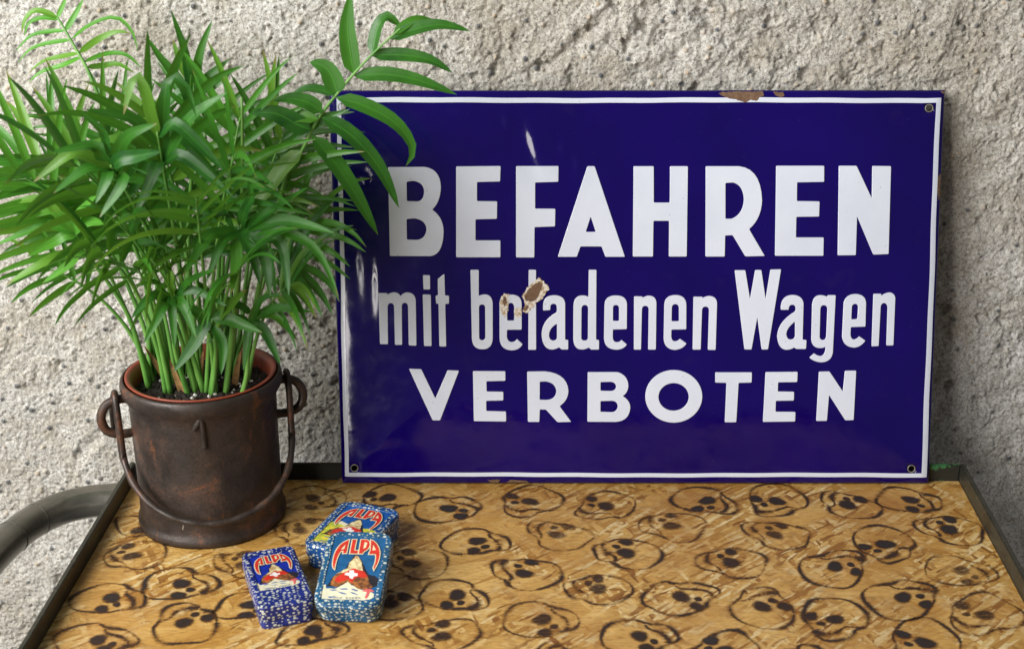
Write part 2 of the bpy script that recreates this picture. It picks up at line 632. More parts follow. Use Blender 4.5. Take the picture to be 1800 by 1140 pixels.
M = dict(
    wall=mat_wall(), osb=mat_osb(), burn=mat_burn(), blue=mat_blue(), white=mat_white(), rust=mat_rust(), chip=mat_chip_rim(),
    bucket=mat_bucket(), steel=mat_steel(), rim_green=mat_rim_green(), tube=mat_tube(),
    leaf=mat_leaf('palm_leaf', (0.007, 0.066, 0.010), (0.044, 0.185, 0.016), 0.30),
    leaf_mid=mat_leaf('fresh_palm_leaf', (0.020, 0.125, 0.012), (0.070, 0.25, 0.022), 0.34),
    leaf_young=mat_leaf('young_palm_leaf', (0.06, 0.26, 0.025), (0.12, 0.36, 0.04), 0.38),
    stem=mat_stem(), soil=mat_soil(),
    perlite=plain('perlite', (0.72, 0.70, 0.66), 0.9), pot=plain('terracotta_plastic', (0.25, 0.048, 0.022), 0.45),
    sheath=plain('dry_leaf_sheath', (0.36, 0.20, 0.07), 0.7, 0.5, 200),
    hole=plain('hole_edge', (0.30, 0.27, 0.24), 0.5, 0.4, 300, metal=0.5),
    dots_navy=mat_dots('navy_dotted_tin', (0.016, 0.035, 0.27), (0.010, 0.018, 0.13)),
    dots_teal=mat_dots('teal_dotted_tin', (0.020, 0.125, 0.27), (0.012, 0.06, 0.13)),
    dots_blue=mat_dots('blue_dotted_tin', (0.018, 0.10, 0.33), (0.010, 0.05, 0.16)),
    p_navy=mat_print('print_navy', (0.010, 0.028, 0.34)), p_teal=mat_print('print_teal', (0.012, 0.105, 0.27)),
    p_blue=mat_print('print_blue', (0.012, 0.095, 0.36)),
    p_red=mat_print('print_red', (0.62, 0.035, 0.022), 0.2), p_cream=mat_print('print_cream', (0.74, 0.66, 0.42), 0.15),
    p_black=mat_print('print_black', (0.02, 0.02, 0.03), 0.3), p_rock=mat_print('print_rock', (0.40, 0.15, 0.04), rough=0.35, second=(0.11, 0.04, 0.02)),
    p_peak=mat_print('print_peak', (0.72, 0.64, 0.36), second=(0.42, 0.27, 0.13)), p_snow=mat_print('print_snow', (0.78, 0.74, 0.52), second=(0.62, 0.60, 0.46)),
    p_meadow=mat_print('print_meadow', (0.72, 0.62, 0.05), second=(0.35, 0.42, 0.05)), p_white=mat_print('print_white', (0.80, 0.80, 0.78), 0.1),
    p_pink=mat_print('print_pink', (0.72, 0.13, 0.13), 0.2), p_grey=mat_print('print_grey', (0.36, 0.36, 0.33), 0.3),
)

# ------------------------------------------------------------------ wall (rough plaster, real relief)
def hash2(ix, iy, seed):
    h = (ix.astype(np.int64) * 374761393 + iy.astype(np.int64) * 668265263 + seed * 974711) & 0x7fffffff
    h = ((h ^ (h >> 13)) * 1274126177) & 0x7fffffff
    h = ((h ^ (h >> 15)) * 48271) & 0x7fffffff
    return ((h ^ (h >> 12)) & 0xfffff) / float(0xfffff)


def vnoise(X, Y, s, seed):
    x, y = X / s, Y / s
    ix, iy = np.floor(x), np.floor(y)
    fx, fy = x - ix, y - iy
    fx, fy = fx * fx * (3 - 2 * fx), fy * fy * (3 - 2 * fy)
    a, b = hash2(ix, iy, seed), hash2(ix + 1, iy, seed)
    c, d = hash2(ix, iy + 1, seed), hash2(ix + 1, iy + 1, seed)
    return (a * (1 - fx) + b * fx) * (1 - fy) + (c * (1 - fx) + d * fx) * fy


def worley(X, Y, s, seed):
    """distance to the nearest feature (in cells) with that feature's random value"""
    x, y = X / s, Y / s
    ix, iy = np.floor(x), np.floor(y)
    best = np.full(X.shape, 9.0)
    val = np.zeros(X.shape)
    for dx in (-1, 0, 1):
        for dy in (-1, 0, 1):
            jx, jy = ix + dx, iy + dy
            px, py = jx + hash2(jx, jy, seed), jy + hash2(jx, jy, seed + 1)
            d = np.hypot(x - px, y - py)
            m = d < best
            best = np.where(m, d, best)
            val = np.where(m, hash2(jx, jy, seed + 2), val)
    return best, val


def axis(lo, hi, dlo, dhi, step):
    a = [dlo - k for k in np.cumsum(np.linspace(step, 0.02, 60)) if dlo - k > lo][::-1]
    m = list(np.arange(dlo, dhi, step))
    b = [dhi + k for k in np.cumsum(np.linspace(step, 0.02, 60)) if dhi + k < hi]
    return np.array([lo] + a + m + b + [hi])


WALL_Y = 0.0925
wx = axis(-1.3, 1.3, -0.64, 0.62, 0.00125)
wz = axis(-0.75, 1.0, -0.31, 0.53, 0.00125)
WX, WZ = np.meshgrid(wx, wz)
ux = WX + 0.010 * (vnoise(WX, WZ, 0.03, 91) - 0.5) + 0.0062 * (vnoise(WX, WZ, 0.0065, 93) - 0.5) + 0.0030 * (vnoise(WX, WZ, 0.003, 95) - 0.5)
uz = WZ + 0.010 * (vnoise(WX, WZ, 0.03, 92) - 0.5) + 0.0062 * (vnoise(WX, WZ, 0.0065, 94) - 0.5) + 0.0030 * (vnoise(WX, WZ, 0.003, 96) - 0.5)
coarse = np.clip(1.5 * (0.6 * vnoise(WX, WZ, 0.13, 5) + 0.4 * vnoise(ux, uz, 0.05, 7)) ** 2 + 0.10 + 0.6 * np.clip((WX - 0.0) * 2.2, 0, 0.9) * vnoise(WX, WZ, 0.09, 6), 0.15, 1.1)
rough_spots = sum(k_ * np.exp(-(((WX - a_) / ra) ** 2 + ((WZ - b_) / rb) ** 2)) for a_, b_, ra, rb, k_ in
                  ((0.10, 0.44, 0.16, 0.07, 1.3), (0.30, 0.45, 0.10, 0.06, 0.8), (0.46, 0.16, 0.06, 0.16, 0.9), (-0.20, 0.10, 0.08, 0.20, 0.4)))
coarse = coarse + rough_spots * (0.35 + 0.9 * vnoise(ux, uz, 0.04, 8))
H = 0.008 * (vnoise(WX, WZ, 0.16, 11) - 0.5) + 0.0045 * (vnoise(ux, uz, 0.05, 12) - 0.5)
H += coarse * (0.0030 * (vnoise(ux, uz, 0.021, 13) - 0.5) + 0.0024 * (vnoise(ux, uz, 0.0095, 14) - 0.5))
H += 0.0013 * (vnoise(ux, uz, 0.0050, 15) - 0.5) + 0.0018 * (vnoise(ux, uz, 0.0026, 16) - 0.5)
gx_, gv_ = worley(ux, uz, 0.0042, 61)
H += 0.0007 * np.sqrt(np.clip(1 - (gx_ / 0.62) ** 2, 0, 1)) * gv_
d1, v1 = worley(ux, uz, 0.0085, 21)
pit = np.clip(1 - d1 / (0.04 + 0.20 * v1), 0, 1) * (v1 > 0.68)
H -= 0.0030 * pit ** 0.7 * np.clip(0.5 + coarse, 0, 1.1)
d2, v2 = worley(ux, uz, 0.030, 31)
pit2 = np.clip(1 - d2 / (0.04 + 0.20 * v2), 0, 1) * (v2 > 0.70)
H -= 0.0060 * pit2 ** 0.8 * coarse
# trowel drags on the right
drag = vnoise(WX * 0.35 + WZ * 0.15, WZ - 0.28 * WX, 0.013, 41)
H += 0.0036 * (drag - 0.5) * np.clip((WX - 0.05) * 2.2, 0, 1)
for (xa, za, xb, zb, wd, dp) in ((0.40, 0.375, 0.50, 0.345, 0.004, 0.0028), (0.33, 0.40, 0.42, 0.385, 0.006, 0.0026), (-0.47, -0.02, -0.42, 0.05, 0.005, 0.003), (0.02, 0.40, 0.10, 0.46, 0.006, 0.0035),
                                 (0.17, 0.47, 0.24, 0.41, 0.007, 0.004), (-0.36, 0.36, -0.30, 0.44, 0.005, 0.0025), (0.44, 0.02, 0.52, -0.04, 0.005, 0.003)):
    ex, ez = xb - xa, zb - za
    tt = np.clip(((ux - xa) * ex + (uz - za) * ez) / (ex * ex + ez * ez), 0, 1)
    dd_ = np.hypot(ux - xa - tt * ex, uz - za - tt * ez)
    H -= dp * np.exp(-(dd_ / wd) ** 2) * (0.4 + 0.9 * vnoise(WX, WZ, 0.015, 77))
    H += 0.6 * dp * np.exp(-((dd_ - 2 * wd) / wd) ** 2) * vnoise(WX, WZ, 0.02, 78)
d3, v3 = worley(WX, WZ, 0.0135, 51)
rad = 0.07 + 0.15 * np.abs(v3 * 7.3 % 1.0) ** 2
stone = np.clip((rad - d3) / 0.05, 0, 1) * (v3 > 0.42)
H = np.where(stone > 0, np.maximum(H, H * 0.3) + 0.0022 * stone * np.sqrt(np.clip(1 - (d3 / (rad + 1e-6)) ** 2, 0, 1)), H)
nz, nx = WX.shape
co = np.empty((nz * nx, 3), dtype=np.float32)
co[:, 0] = WX.ravel()
co[:, 1] = (WALL_Y - H).ravel()
co[:, 2] = WZ.ravel()
idx = np.arange(nz * nx).reshape(nz, nx)
q = np.stack([idx[:-1, :-1], idx[:-1, 1:], idx[1:, 1:], idx[1:, :-1]], -1).reshape(-1, 4)
wm = bpy.data.meshes.new('wall')
wm.vertices.add(len(co))
wm.vertices.foreach_set('co', co.ravel())
wm.loops.add(q.size)
wm.loops.foreach_set('vertex_index', q.ravel().astype(np.int32))
wm.polygons.add(len(q))
wm.polygons.foreach_set('loop_start', np.arange(0, q.size, 4, dtype=np.int32))
wm.update(calc_edges=True)
for nm, arr in (('stone', stone), ('stone_tone', (v3 * 13.7) % 1.0)):
    at = wm.attributes.new(nm, 'FLOAT', 'POINT')
    at.data.foreach_set('value', arr.ravel().astype(np.float32))
wall = link('wall', wm, M['wall'], kind='structure', label='rough pale grey concrete wall behind the sign')

# ------------------------------------------------------------------ cart table: OSB board in a steel angle rim
cart = thing('cart_table', 'wood strand board table top with burnt skulls in a dark steel rim', 'table')
bl, br = Vector((-0.3862, 0.0075)), Vector((0.4575, 0.0035))
fl_, fr = Vector((-0.3985, -0.56)), Vector((0.4325, -0.56))
T = 0.018


def prism(poly, z0, z1, bev=0.0):
    n = len(poly)
    vs_ = [(p[0], p[1], z0) for p in poly] + [(p[0], p[1], z1) for p in poly]
    fs = [tuple(range(n))[::-1], tuple(range(n, 2 * n))] + [(i, (i + 1) % n, n + (i + 1) % n, n + i) for i in range(n)]
    me = mesh_from(vs_, fs)
    if bev:
        bm = bmesh.new()
        bm.from_mesh(me)
        bmesh.ops.bevel(bm, geom=bm.edges[:], offset=bev, segments=2, affect='EDGES')
        bm.to_mesh(me)
        bm.free()
    return me


board = link('board', prism([fl_, fr, br, bl], -T, 0.0), M['osb'], cart, smooth=False)
RT, RH = 0.005, 0.0175


def rim_bar(a, b, outward, mat, ext=(0, 0)):
    a, b = Vector(a), Vector(b)
    d = (b - a).normalized()
    a2, b2 = a - d * ext[0], b + d * ext[1]
    g = Vector(outward).normalized()
    g = (g - d * g.dot(d)).normalized()
    gap = 0.0006
    poly = [a2 + g * gap, b2 + g * gap, b2 + g * (gap + RT), a2 + g * (gap + RT)]
    me = prism(poly, -T - 0.014, RH, 0.0009)
    o = link('steel_rim', me, mat, cart)
    sharp(me, 40)
    return o


rim_bar(bl, fl_, (-1, 0), M['steel'], (RT + .0006, 0.0))
rim_bar(br, fr, (1, 0), M['steel'], (RT + .0006, 0.0))
rim_bar(bl, br, (0, 1), M['rim_green'], (0.0, 0.0))
rim_bar(fl_, fr, (0, -1), M['steel'], (RT, RT))
# tubular push handle on the left side
hz = -0.0135
hp = [Vector(p + (hz,)) for p in ((-0.3925, -0.0085), (-0.407, -0.011), (-0.432, -0.0165), (-0.456, -0.032), (-0.4745, -0.060), (-0.4860, -0.098), (-0.493, -0.15), (-0.500, -0.26), (-0.503, -0.36),
                                  (-0.498, -0.41), (-0.475, -0.45), (-0.405, -0.468))]
v, f = tube(catmull(hp, 8), 0.0165, 32)
hm = mesh_from(v, f)
handle = link('tube_handle', hm, M['tube'], cart)
seam_p = catmull(hp, 8)
for k, w in ((38, 0.0006), (30, 0.0004)):
    p, tdir = seam_p[k], (seam_p[k + 1] - seam_p[k - 1]).normalized()
    a = tdir.orthogonal().normalized()
    b = tdir.cross(a)
    ring = [p + (a * math.cos(s * math.pi / 16) + b * math.sin(s * math.pi / 16)) * 0.01655 for s in range(33)]
    v, f = tube(ring, w, 6)
    link('weld_seam', mesh_from(v, f), M['steel'], handle)

# skulls burnt into the board
TPL_OUT = trace([(50, 905), (60, 868, 112, 850), (160, 838, 210, 846), (300, 852, 372, 890), (425, 918, 424, 958), (420, 995, 385, 1005),
                 (350, 1018, 338, 1028), (325, 1060, 300, 1072), (250, 1092, 180, 1088), (115, 1080, 97, 1028), (85, 1000, 62, 985), (36, 960, 50, 905)], 5)
TPL_JAW = trace([(100, 1030), (135, 1052, 175, 1048), (220, 1050, 255, 1030), (290, 1000, 345, 1010)], 5)
TPL_CHK = trace([(345, 1012), (375, 1004, 400, 992)], 4)
TPL_E1, TPL_E2, TPL_T, TPL_J = (225, 965), (85, 950), (310, 858), (200, 1090)
TPL_NOSE = (145, 992)
A_, B_, C_, D_ = (680, 830, 3.677), (60, 820, 3.5636), (1040, 830, 3.677), (1400, 800, 3.3525)
X_ = (0, 0, 1.0)
SK = [  # region, big eye, small eye, crown, chin
    (A_, (388, 238), (490, 278), (165, 250), (595, 190)), (A_, (925, 185), (805, 158), (1110, 130), (800, 276)),
    (A_, (1418, 215), (1320, 175), (1600, 180), (1250, 285)), (A_, (585, 440), (560, 508), (370, 420), (805, 470)),
    (A_, (1090, 403), (1165, 352), (1255, 490), (930, 330)), (A_, (885, 655), (930, 580), (1095, 720), (675, 605)),
    (A_, (168, 588), (130, 517), (400, 620), (-50, 590)), (A_, (460, 788), (385, 860), (270, 720), (640, 860)),
    (A_, (1375, 750), (1355, 690), (1574, 800), (1135, 745)), (A_, (998, 950), (1030, 1035), (755, 900), (1242, 960)),
    (A_, (352, 1068), (360, 975), (602, 1060), (108, 1040)), (A_, (20, 840), (112, 808), (120, 950), (-120, 780)),
    (X_, (682, 872), (649, 871), (733, 862), (655, 898)), (X_, (975, 1160), (1005, 1150), (985, 1182), (962, 1128)),
    (C_, (300, 1060), (365, 1130), (50, 1040), (560, 1045)), (C_, (750, 180), (685, 238), (570, 110), (930, 250)),
    (C_, (1195, 185), (1062, 175), (1290, 88), (1150, 288)), (C_, (523, 345), (505, 280), (728, 400), (298, 335)),
    (C_, (1180, 405), (1225, 345), (1385, 470), (980, 345)), (C_, (228, 520), (212, 452), (442, 580), (5, 505)),
    (C_, (903, 583), (890, 512), (1125, 635), (668, 560)), (C_, (570, 808), (685, 858), (325, 830), (790, 745)),
    (C_, (1100, 870), (1245, 860), (1050, 1005), (1095, 738)), (C_, (850, 1160), (770, 1085), (1085, 1110), (660, 1210)),
    (D_, (295, 290), (378, 262), (440, 370), (155, 225)), (D_, (668, 260), (690, 320), (475, 225), (868, 290)),
    (D_, (905, 437), (893, 377), (1095, 505), (698, 400)), (D_, (520, 520), (405, 545), (520, 414), (580, 632)),
    (D_, (965, 678), (1015, 745), (745, 640), (1188, 700)), (D_, (228, 658), (350, 682), (70, 745), (330, 565)),
    (D_, (628, 840), (760, 872), (440, 920), (740, 745)), (D_, (1110, 935), (975, 890), (1290, 880), (960, 1035)),
    (D_, (225, 965), (85, 950), (310, 856), (200, 1090)), (D_, (760, 1105), (625, 1055), (890, 1005), (640, 1225)),
    (D_, (90, 1190), (30, 1170), (110, 1120), (70, 1245)),
    (B_, (655, 412), (700, 350), (505, 330), (850, 390)), (B_, (610, 560), (585, 497), (842, 560), (435, 585)),
    (B_, (918, 732), (910, 805), (700, 700), (1155, 735)), (B_, (490, 820), (420, 890), (268, 790), (700, 850)),
    (B_, (935, 980), (1085, 943), (900, 1118), (925, 850)), (B_, (380, 1095), (460, 1135), (122, 1060), (642, 1075)),
    (B_, (1330, 620), (1290, 545), (1500, 640), (1115, 580)), (B_, (1360, 860), (1330, 930), (1150, 850), (1560, 890)),
    (X_, (523, 931), (549, 916), (575, 948), (485, 930)), (X_, (547, 875), (549, 891), (502, 868), (611, 877)),
    (X_, (557, 1107), (528, 1126), (493, 1110), (611, 1108)), (X_, (1395, 1168), (1372, 1160), (1420, 1150), (1380, 1190)),
    (X_, (745, 1175), (720, 1190), (690, 1165), (800, 1170)),
]


def ribbon(bm, lay, pts, w, z, closed=False, seed=0):
    r = random.Random(seed)
    P = catmull([(p.x, p.y, 0) for p in pts], 3, closed)
    n = len(P)
    prof = [(-2.2, 0.0), (-0.62, 0.66), (0.0, 1.0), (0.62, 0.66), (2.2, 0.0)]
    rows = []
    ph = r.uniform(0, 6)
    for i, p in enumerate(P):
        if closed:
            t = P[(i + 1) % n] - P[i - 1]
        else:
            t = P[min(i + 1, n - 1)] - P[max(i - 1, 0)]
        t = t.normalized() if t.length > 1e-9 else Vector((1, 0, 0))
        s = Vector((-t.y, t.x, 0))
        ww = w * (0.85 + 0.28 * math.sin(i * 0.13 + ph) + 0.10 * r.uniform(-1, 1))
        st = max(0.38, min(1.0, 0.84 + 0.30 * math.sin(i * 0.16 + ph * 2.1) + r.uniform(-0.1, 0.1)))
        if not closed:
            e = min(i, n - 1 - i) / 3.0
            st *= min(1, 0.35 + e)
        j = Vector((r.uniform(-1, 1), r.uniform(-1, 1), 0)) * 0.00010
        row = []
        for u, bv in prof:
            q = p + s * u * ww + j
            vtx = bm.verts.new((q.x, q.y, z))
            vtx[lay] = bv * st
            row.append(vtx)
        rows.append(row)
    for i in range(n if closed else n - 1):
        a, b = rows[i], rows[(i + 1) % n]
        for k in range(4):
            bm.faces.new((a[k], b[k], b[k + 1], a[k + 1]))


def blob(bm, lay, pts, z, seed=0):
    r = random.Random(seed)
    c = sum(pts, Vector((0, 0))) / len(pts)
    st = r.uniform(0.82, 1.0)
    rings = []
    n = len(pts)
    for sc, bv in ((0.5, 1.0), (0.8, 0.92), (0.98, 0.6), (1.32, 0.0)):
        ring = []
        for p in pts:
            q = c + (p - c) * (sc + r.uniform(-0.05, 0.05))
            vtx = bm.verts.new((q.x, q.y, z))
            vtx[lay] = bv * st
            ring.append(vtx)
        rings.append(ring)
    cv = bm.verts.new((c.x, c.y, z))
    cv[lay] = st
    for k in range(n):
        bm.faces.new((cv, rings[0][k], rings[0][(k + 1) % n]))
        for a, b in zip(rings, rings[1:]):
            bm.faces.new((a[k], b[k], b[(k + 1) % n], a[(k + 1) % n]))


def inside(p, poly):
    res = False
    for i in range(len(poly)):
        a, b = poly[i - 1], poly[i]
        if (a[1] > p[1]) != (b[1] > p[1]) and p[0] < (b[0] - a[0]) * (p[1] - a[1]) / (b[1] - a[1]) + a[0]:
            res = not res
    return res


for si, (reg, e1, e2, tp, jw) in enumerate(SK):
    x0, y0, s = reg
    tgt = [onz(x0 + p[0] / s, y0 + p[1] / s) for p in (e1, e2, tp, jw)]
    src = np.array([[p[0], p[1] * 1.95, 1.0] for p in (TPL_E1, TPL_E2, TPL_T, TPL_J)])
    dst = np.array([[q.x, q.y] for q in tgt])
    wts = np.array([1.0, 0.8, 1.1, 1.1])
    best = None
    for mir in (1, -1):                        # rotation, size and mirror first
        a = src[:, :2] * [mir, 1]
        am, bm_ = np.average(a, axis=0, weights=wts), np.average(dst, axis=0, weights=wts)
        za = (a - am) @ np.array([1, 1j])
        zb = (dst - bm_) @ np.array([1, 1j])
        k_ = np.sum(wts * zb * np.conj(za)) / np.sum(wts * abs(za) ** 2)
        err = np.sum(wts * abs(zb - k_ * za) ** 2)
        R_ = np.array([[k_.real, k_.imag], [-k_.imag, k_.real]])
        full_ = np.vstack([np.diag([mir, 1]) @ R_, bm_ - am @ R_])
        if best is None or err < best[0]:
            best = (err, full_)
    aff, *_ = np.linalg.lstsq(src * wts[:, None], dst * wts[:, None], rcond=None)
    sol = best[1] * 0.72 + aff * 0.28          # then a little of the drawing's own distortion
    rs = random.Random(900 + si)
    amp = rs.uniform(4, 9)

    ctl = np.array([[p[0], p[1] * 1.95] for p in (TPL_E1, TPL_E2, TPL_T, TPL_J)])
    res = dst - np.hstack([ctl, np.ones((4, 1))]) @ sol

    force = rs.choice((1.0, 1.0, 0.92, 0.8, 0.7))

    def mp(p, wob=True):
        x, y = p[0], p[1] * 1.95
        if wob:
            x += amp * math.sin(p[1] * 0.03 + si) + rs.uniform(-0.7, 0.7)
            y += 1.6 * amp * math.sin(p[0] * 0.022 + si * 2.3) + rs.uniform(-1.2, 1.2)
        u = np.array([x, y, 1.0]) @ sol
        g_ = np.exp(-np.sum((ctl - [p[0], p[1] * 1.95]) ** 2, axis=1) / (2 * 105.0 ** 2))
        u = u + (g_ @ res) / max(1.0, g_.sum())
        return Vector((float(u[0]), float(u[1])))

    bm = bmesh.new()
    lay = bm.verts.layers.float.new('burn')
    zz = 0.00022
    ribbon(bm, lay, [mp(p) for p in TPL_OUT[:-1]], rs.uniform(0.0017, 0.0023), zz, True, si)
    ribbon(bm, lay, [mp(p) for p in TPL_JAW[:11]], rs.uniform(0.0024, 0.0040), zz + 3e-5, False, si + 50)
    ribbon(bm, lay, [mp(p) for p in TPL_JAW[8:]], rs.uniform(0.0012, 0.0019), zz + 4.5e-5, False, si + 51)
    ribbon(bm, lay, [mp(p) for p in TPL_CHK], 0.0013, zz + 6e-5, False, si + 70)
    # teeth ticks across the mouth stroke
    for k in range(6):
        t = TPL_JAW[2 + k * 2]
        ribbon(bm, lay, [mp((t[0] - 4, t[1] - 9)), mp((t[0] + 2, t[1])), mp((t[0] + 5, t[1] + 7))], 0.0007, zz + 9e-5 + k * 1e-6, False, si + k)
    for c, rx, ry, n in ((TPL_E1, 0.0080, 0.0094, 18), (TPL_E2, 0.0061, 0.0074, 16), (TPL_NOSE, 0.0040, 0.0043, 12)):
        ax = (mp(TPL_E1, False) - mp(TPL_E2, False)).normalized()
        ay = Vector((-ax.y, ax.x))
        kx, ky = rs.uniform(0.85, 1.1), rs.uniform(0.8, 1.0)
        o_ = mp(c, False)
        pts = []
        for k in range(n):
            a = 2 * math.pi * k / n
            w = 1 + 0.10 * math.sin(2 * a + si) + 0.06 * math.sin(3 * a + si * 1.7) + rs.uniform(-0.03, 0.03)
            pts.append(o_ + ax * (rx * kx * w * math.cos(a) * 1.05) + ay * (ry * ky * w * math.sin(a)))
        blob(bm, lay, pts, zz + 1.2e-4 + rx * 1e-3, si)
    for v_ in bm.verts:
        v_[lay] *= force
    me = bpy.data.meshes.new('burnt_skull')
    bm.to_mesh(me)
    bm.free()
    link('burnt_skull', me, M['burn'], board, smooth=False)

# ------------------------------------------------------------------ enamel sign
LEAN = math.radians(11.3)
SX = 0.1235
sgn = thing('enamel_sign', 'dark blue enamel sign with white German lettering leaning on the wall', 'sign', (SX, -0.0035, 0.0015))
sgn.rotation_euler = (math.pi / 2 - LEAN, 0, 0)
SO = Vector(sgn.location)
SU = Vector((0, math.sin(LEAN), math.cos(LEAN)))       # up along the sheet
SN = Vector((0, -math.cos(LEAN), math.sin(LEAN)))      # towards the viewer


def suv(px, py):
    d = ray(px, py)
    t = (SO - CAM).dot(SN) / d.dot(SN)
    p = CAM + d * t - SO
    return (p.x, p.dot(SU))


QTL, QTR, QBR, QBL = [Vector(suv(*p)) for p in ((578, 159), (1661, 158.5), (1632, 849), (601, 847))]
QBL.y = QBR.y = 0.0


def quad(a, b):
    return (QBL * (1 - a) + QBR * a) * (1 - b) + (QTL * (1 - a) + QTR * a) * b


def sm(t):
    t = max(0.0, min(1.0, t))
    return t * t * (3 - 2 * t)


DENTS = [(suv(935, 525), 0.02, 0.02, -0.0010, 0.0), (suv(800, 230), 0.06, 0.03, 0.0010, 0.3)]
# creases shaped to catch lamp reflections as bright streaks: centre, reach across, reach along, step, tilt
FOLDS = [(suv(933, 255), 0.0060, 0.034, 0.00142, 0.30), (suv(885, 212), 0.0034, 0.0080, 0.00066, 0.2), (suv(985, 258), 0.0034, 0.0120, 0.00062, 0.1), (suv(1010, 290), 0.0030, 0.0090, 0.00056, 0.1),
         (suv(634, 470), 0.0040, 0.034, 0.00068, 0.05), (suv(660, 500), 0.0034, 0.034, 0.00058, 0.0), (suv(645, 310), 0.0050, 0.0070, 0.00100, 0.0)]


def bulge(x, y):
    """height of the pillowed sheet above its own plane"""
    tl = y / QTL.y
    xl = QBL.x + (QTL.x - QBL.x) * tl
    xr = QBR.x + (QTR.x - QBR.x) * tl
    d = min(x - xl, xr - x, y, QTL.y - y)
    h = 0.0030 * sm(d / 0.10) + 0.0042 * (math.sqrt(max(0.0, 1 - (1 - min(max(d, 0) / 0.0125, 1)) ** 2)))
    for (c, sx_, sy_, a, tilt) in DENTS:
        dx, dy = x - c[0], y - c[1]
        dx2 = dx * math.cos(tilt) + dy * math.sin(tilt)
        dy2 = -dx * math.sin(tilt) + dy * math.cos(tilt)
        h += a * math.exp(-(dx2 / sx_) ** 2 - (dy2 / sy_) ** 2)
    for (c, sx_, sy_, a, tilt) in FOLDS:
        dx, dy = x - c[0], y - c[1]
        if abs(dx) > 0.05 or abs(dy) > 0.08:
            continue
        dx2 = dx * math.cos(tilt) + dy * math.sin(tilt)
        h += a * math.tanh(dx2 / sx_) * math.exp(-(dx2 / (4.5 * sx_)) ** 2 - (dy / sy_) ** 2)
    return h


hole_px = [(602, 188), (1631, 190), (1600, 821), (624, 820)]
HO = [Vector(suv(*p)) for p in hole_px]
W, HGT = (QBR - QBL).length, QTL.y


def lines(n_, cs, half):
    base = [0, 0.0012, 0.003, 0.006, 0.0095, 0.0125]
    L = [b for b in base]
    return L


# grid in parameter space with a cell reserved round each hole
def param_of(p):
    b = p.y / QTL.y
    xl = QBL.x + (QTL.x - QBL.x) * b
    xr = QBR.x + (QTR.x - QBR.x) * b
    return (p.x - xl) / (xr - xl), b


hp_ = [param_of(p) for p in HO]
ha, hb = 0.0065 / 0.6, 0.0065 / 0.4


def grid_axis(n, centers, half, total):
    pos = set()
    for e in (0, 0.0006, 0.0015, 0.003, 0.005, 0.0075, 0.0100, 0.0125):
        pos.add(e / total)
        pos.add(1 - e / total)
    for k in range(1, n):
        q = k / n
        if 0.02 / total < q < 1 - 0.02 / total:
            pos.add(q)
    res = [p for p in pos if all(abs(p - c) > half * 1.02 for c in centers)]
    for c in centers:
        res += [c - half, c + half]
    return sorted(res)


ga = grid_axis(330, [h[0] for h in hp_], ha, 0.6)
gb = grid_axis(220, [h[1] for h in hp_], hb, 0.4)
bm = bmesh.new()
gv = {}


def gvert(i, j):
    if (i, j) not in gv:
        p = quad(ga[i], gb[j])
        gv[(i, j)] = bm.verts.new((p.x, p.y, bulge(p.x, p.y)))
    return gv[(i, j)]


hole_cells = {}
for k, (a, b) in enumerate(hp_):
    i = min(range(len(ga)), key=lambda q_: abs(ga[q_] - (a - ha)))
    j = min(range(len(gb)), key=lambda q_: abs(gb[q_] - (b - hb)))
    i2 = min(range(len(ga)), key=lambda q_: abs(ga[q_] - (a + ha)))
    j2 = min(range(len(gb)), key=lambda q_: abs(gb[q_] - (b + hb)))
    hole_cells[k] = (i, i2, j, j2)


def in_hole(i, j):
    for k, (i0, i1, j0, j1) in hole_cells.items():
        if i0 <= i < i1 and j0 <= j < j1:
            return True
    return False


for i in range(len(ga) - 1):
    for j in range(len(gb) - 1):
        if not in_hole(i, j):
            bm.faces.new((gvert(i, j), gvert(i + 1, j), gvert(i + 1, j + 1), gvert(i, j + 1)))
HR = 0.0036
for k, (i0, i1, j0, j1) in hole_cells.items():
    per = [(i, j0) for i in range(i0, i1)] + [(i1, j) for j in range(j0, j1)] + [(i, j1) for i in range(i1, i0, -1)] + [(i0, j) for j in range(j1, j0, -1)]
    pv = [gvert(*p) for p in per]
    c = HO[k]
    n = 24
    cv = []
    for s in range(n):
        a = 2 * math.pi * s / n
        x, y = c.x + HR * math.cos(a), c.y + HR * math.sin(a)
        cv.append(bm.verts.new((x, y, bulge(x, y) - 0.0003)))
    ang = lambda q_: math.atan2(q_.co.y - c.y, q_.co.x - c.x)
    pv.sort(key=ang)
    cv.sort(key=ang)
    allv = sorted([(ang(q_), 0, q_) for q_ in pv] + [(ang(q_), 1, q_) for q_ in cv], key=lambda t_: t_[0])
    lp = [x for x in allv if x[1] == 0][-1][2]
    lc = [x for x in allv if x[1] == 1][-1][2]
    for _, kind_, q_ in allv:
        try:
            bm.faces.new((lp, lc, q_) if kind_ else (lp, lc, q_))
        except ValueError:
            pass
        if kind_:
            lc = q_
        else:
            lp = q_
bmesh.ops.recalc_face_normals(bm, faces=bm.faces[:])
if sum(f_.normal.z for f_ in bm.faces) < 0:
    bmesh.ops.reverse_faces(bm, faces=bm.faces[:])
me = bpy.data.meshes.new('sheet')
bm.to_mesh(me)
bm.free()
sheet = link('sheet', me, M['blue'], sgn)
sol = sheet.modifiers.new('thickness', 'SOLIDIFY')
sol.thickness = 0.0013
sol.offset = -1
XS = [QBL.x + k * 0.0125 for k in range(-2, 52)]
YS = [k * 0.0125 for k in range(0, 33)]
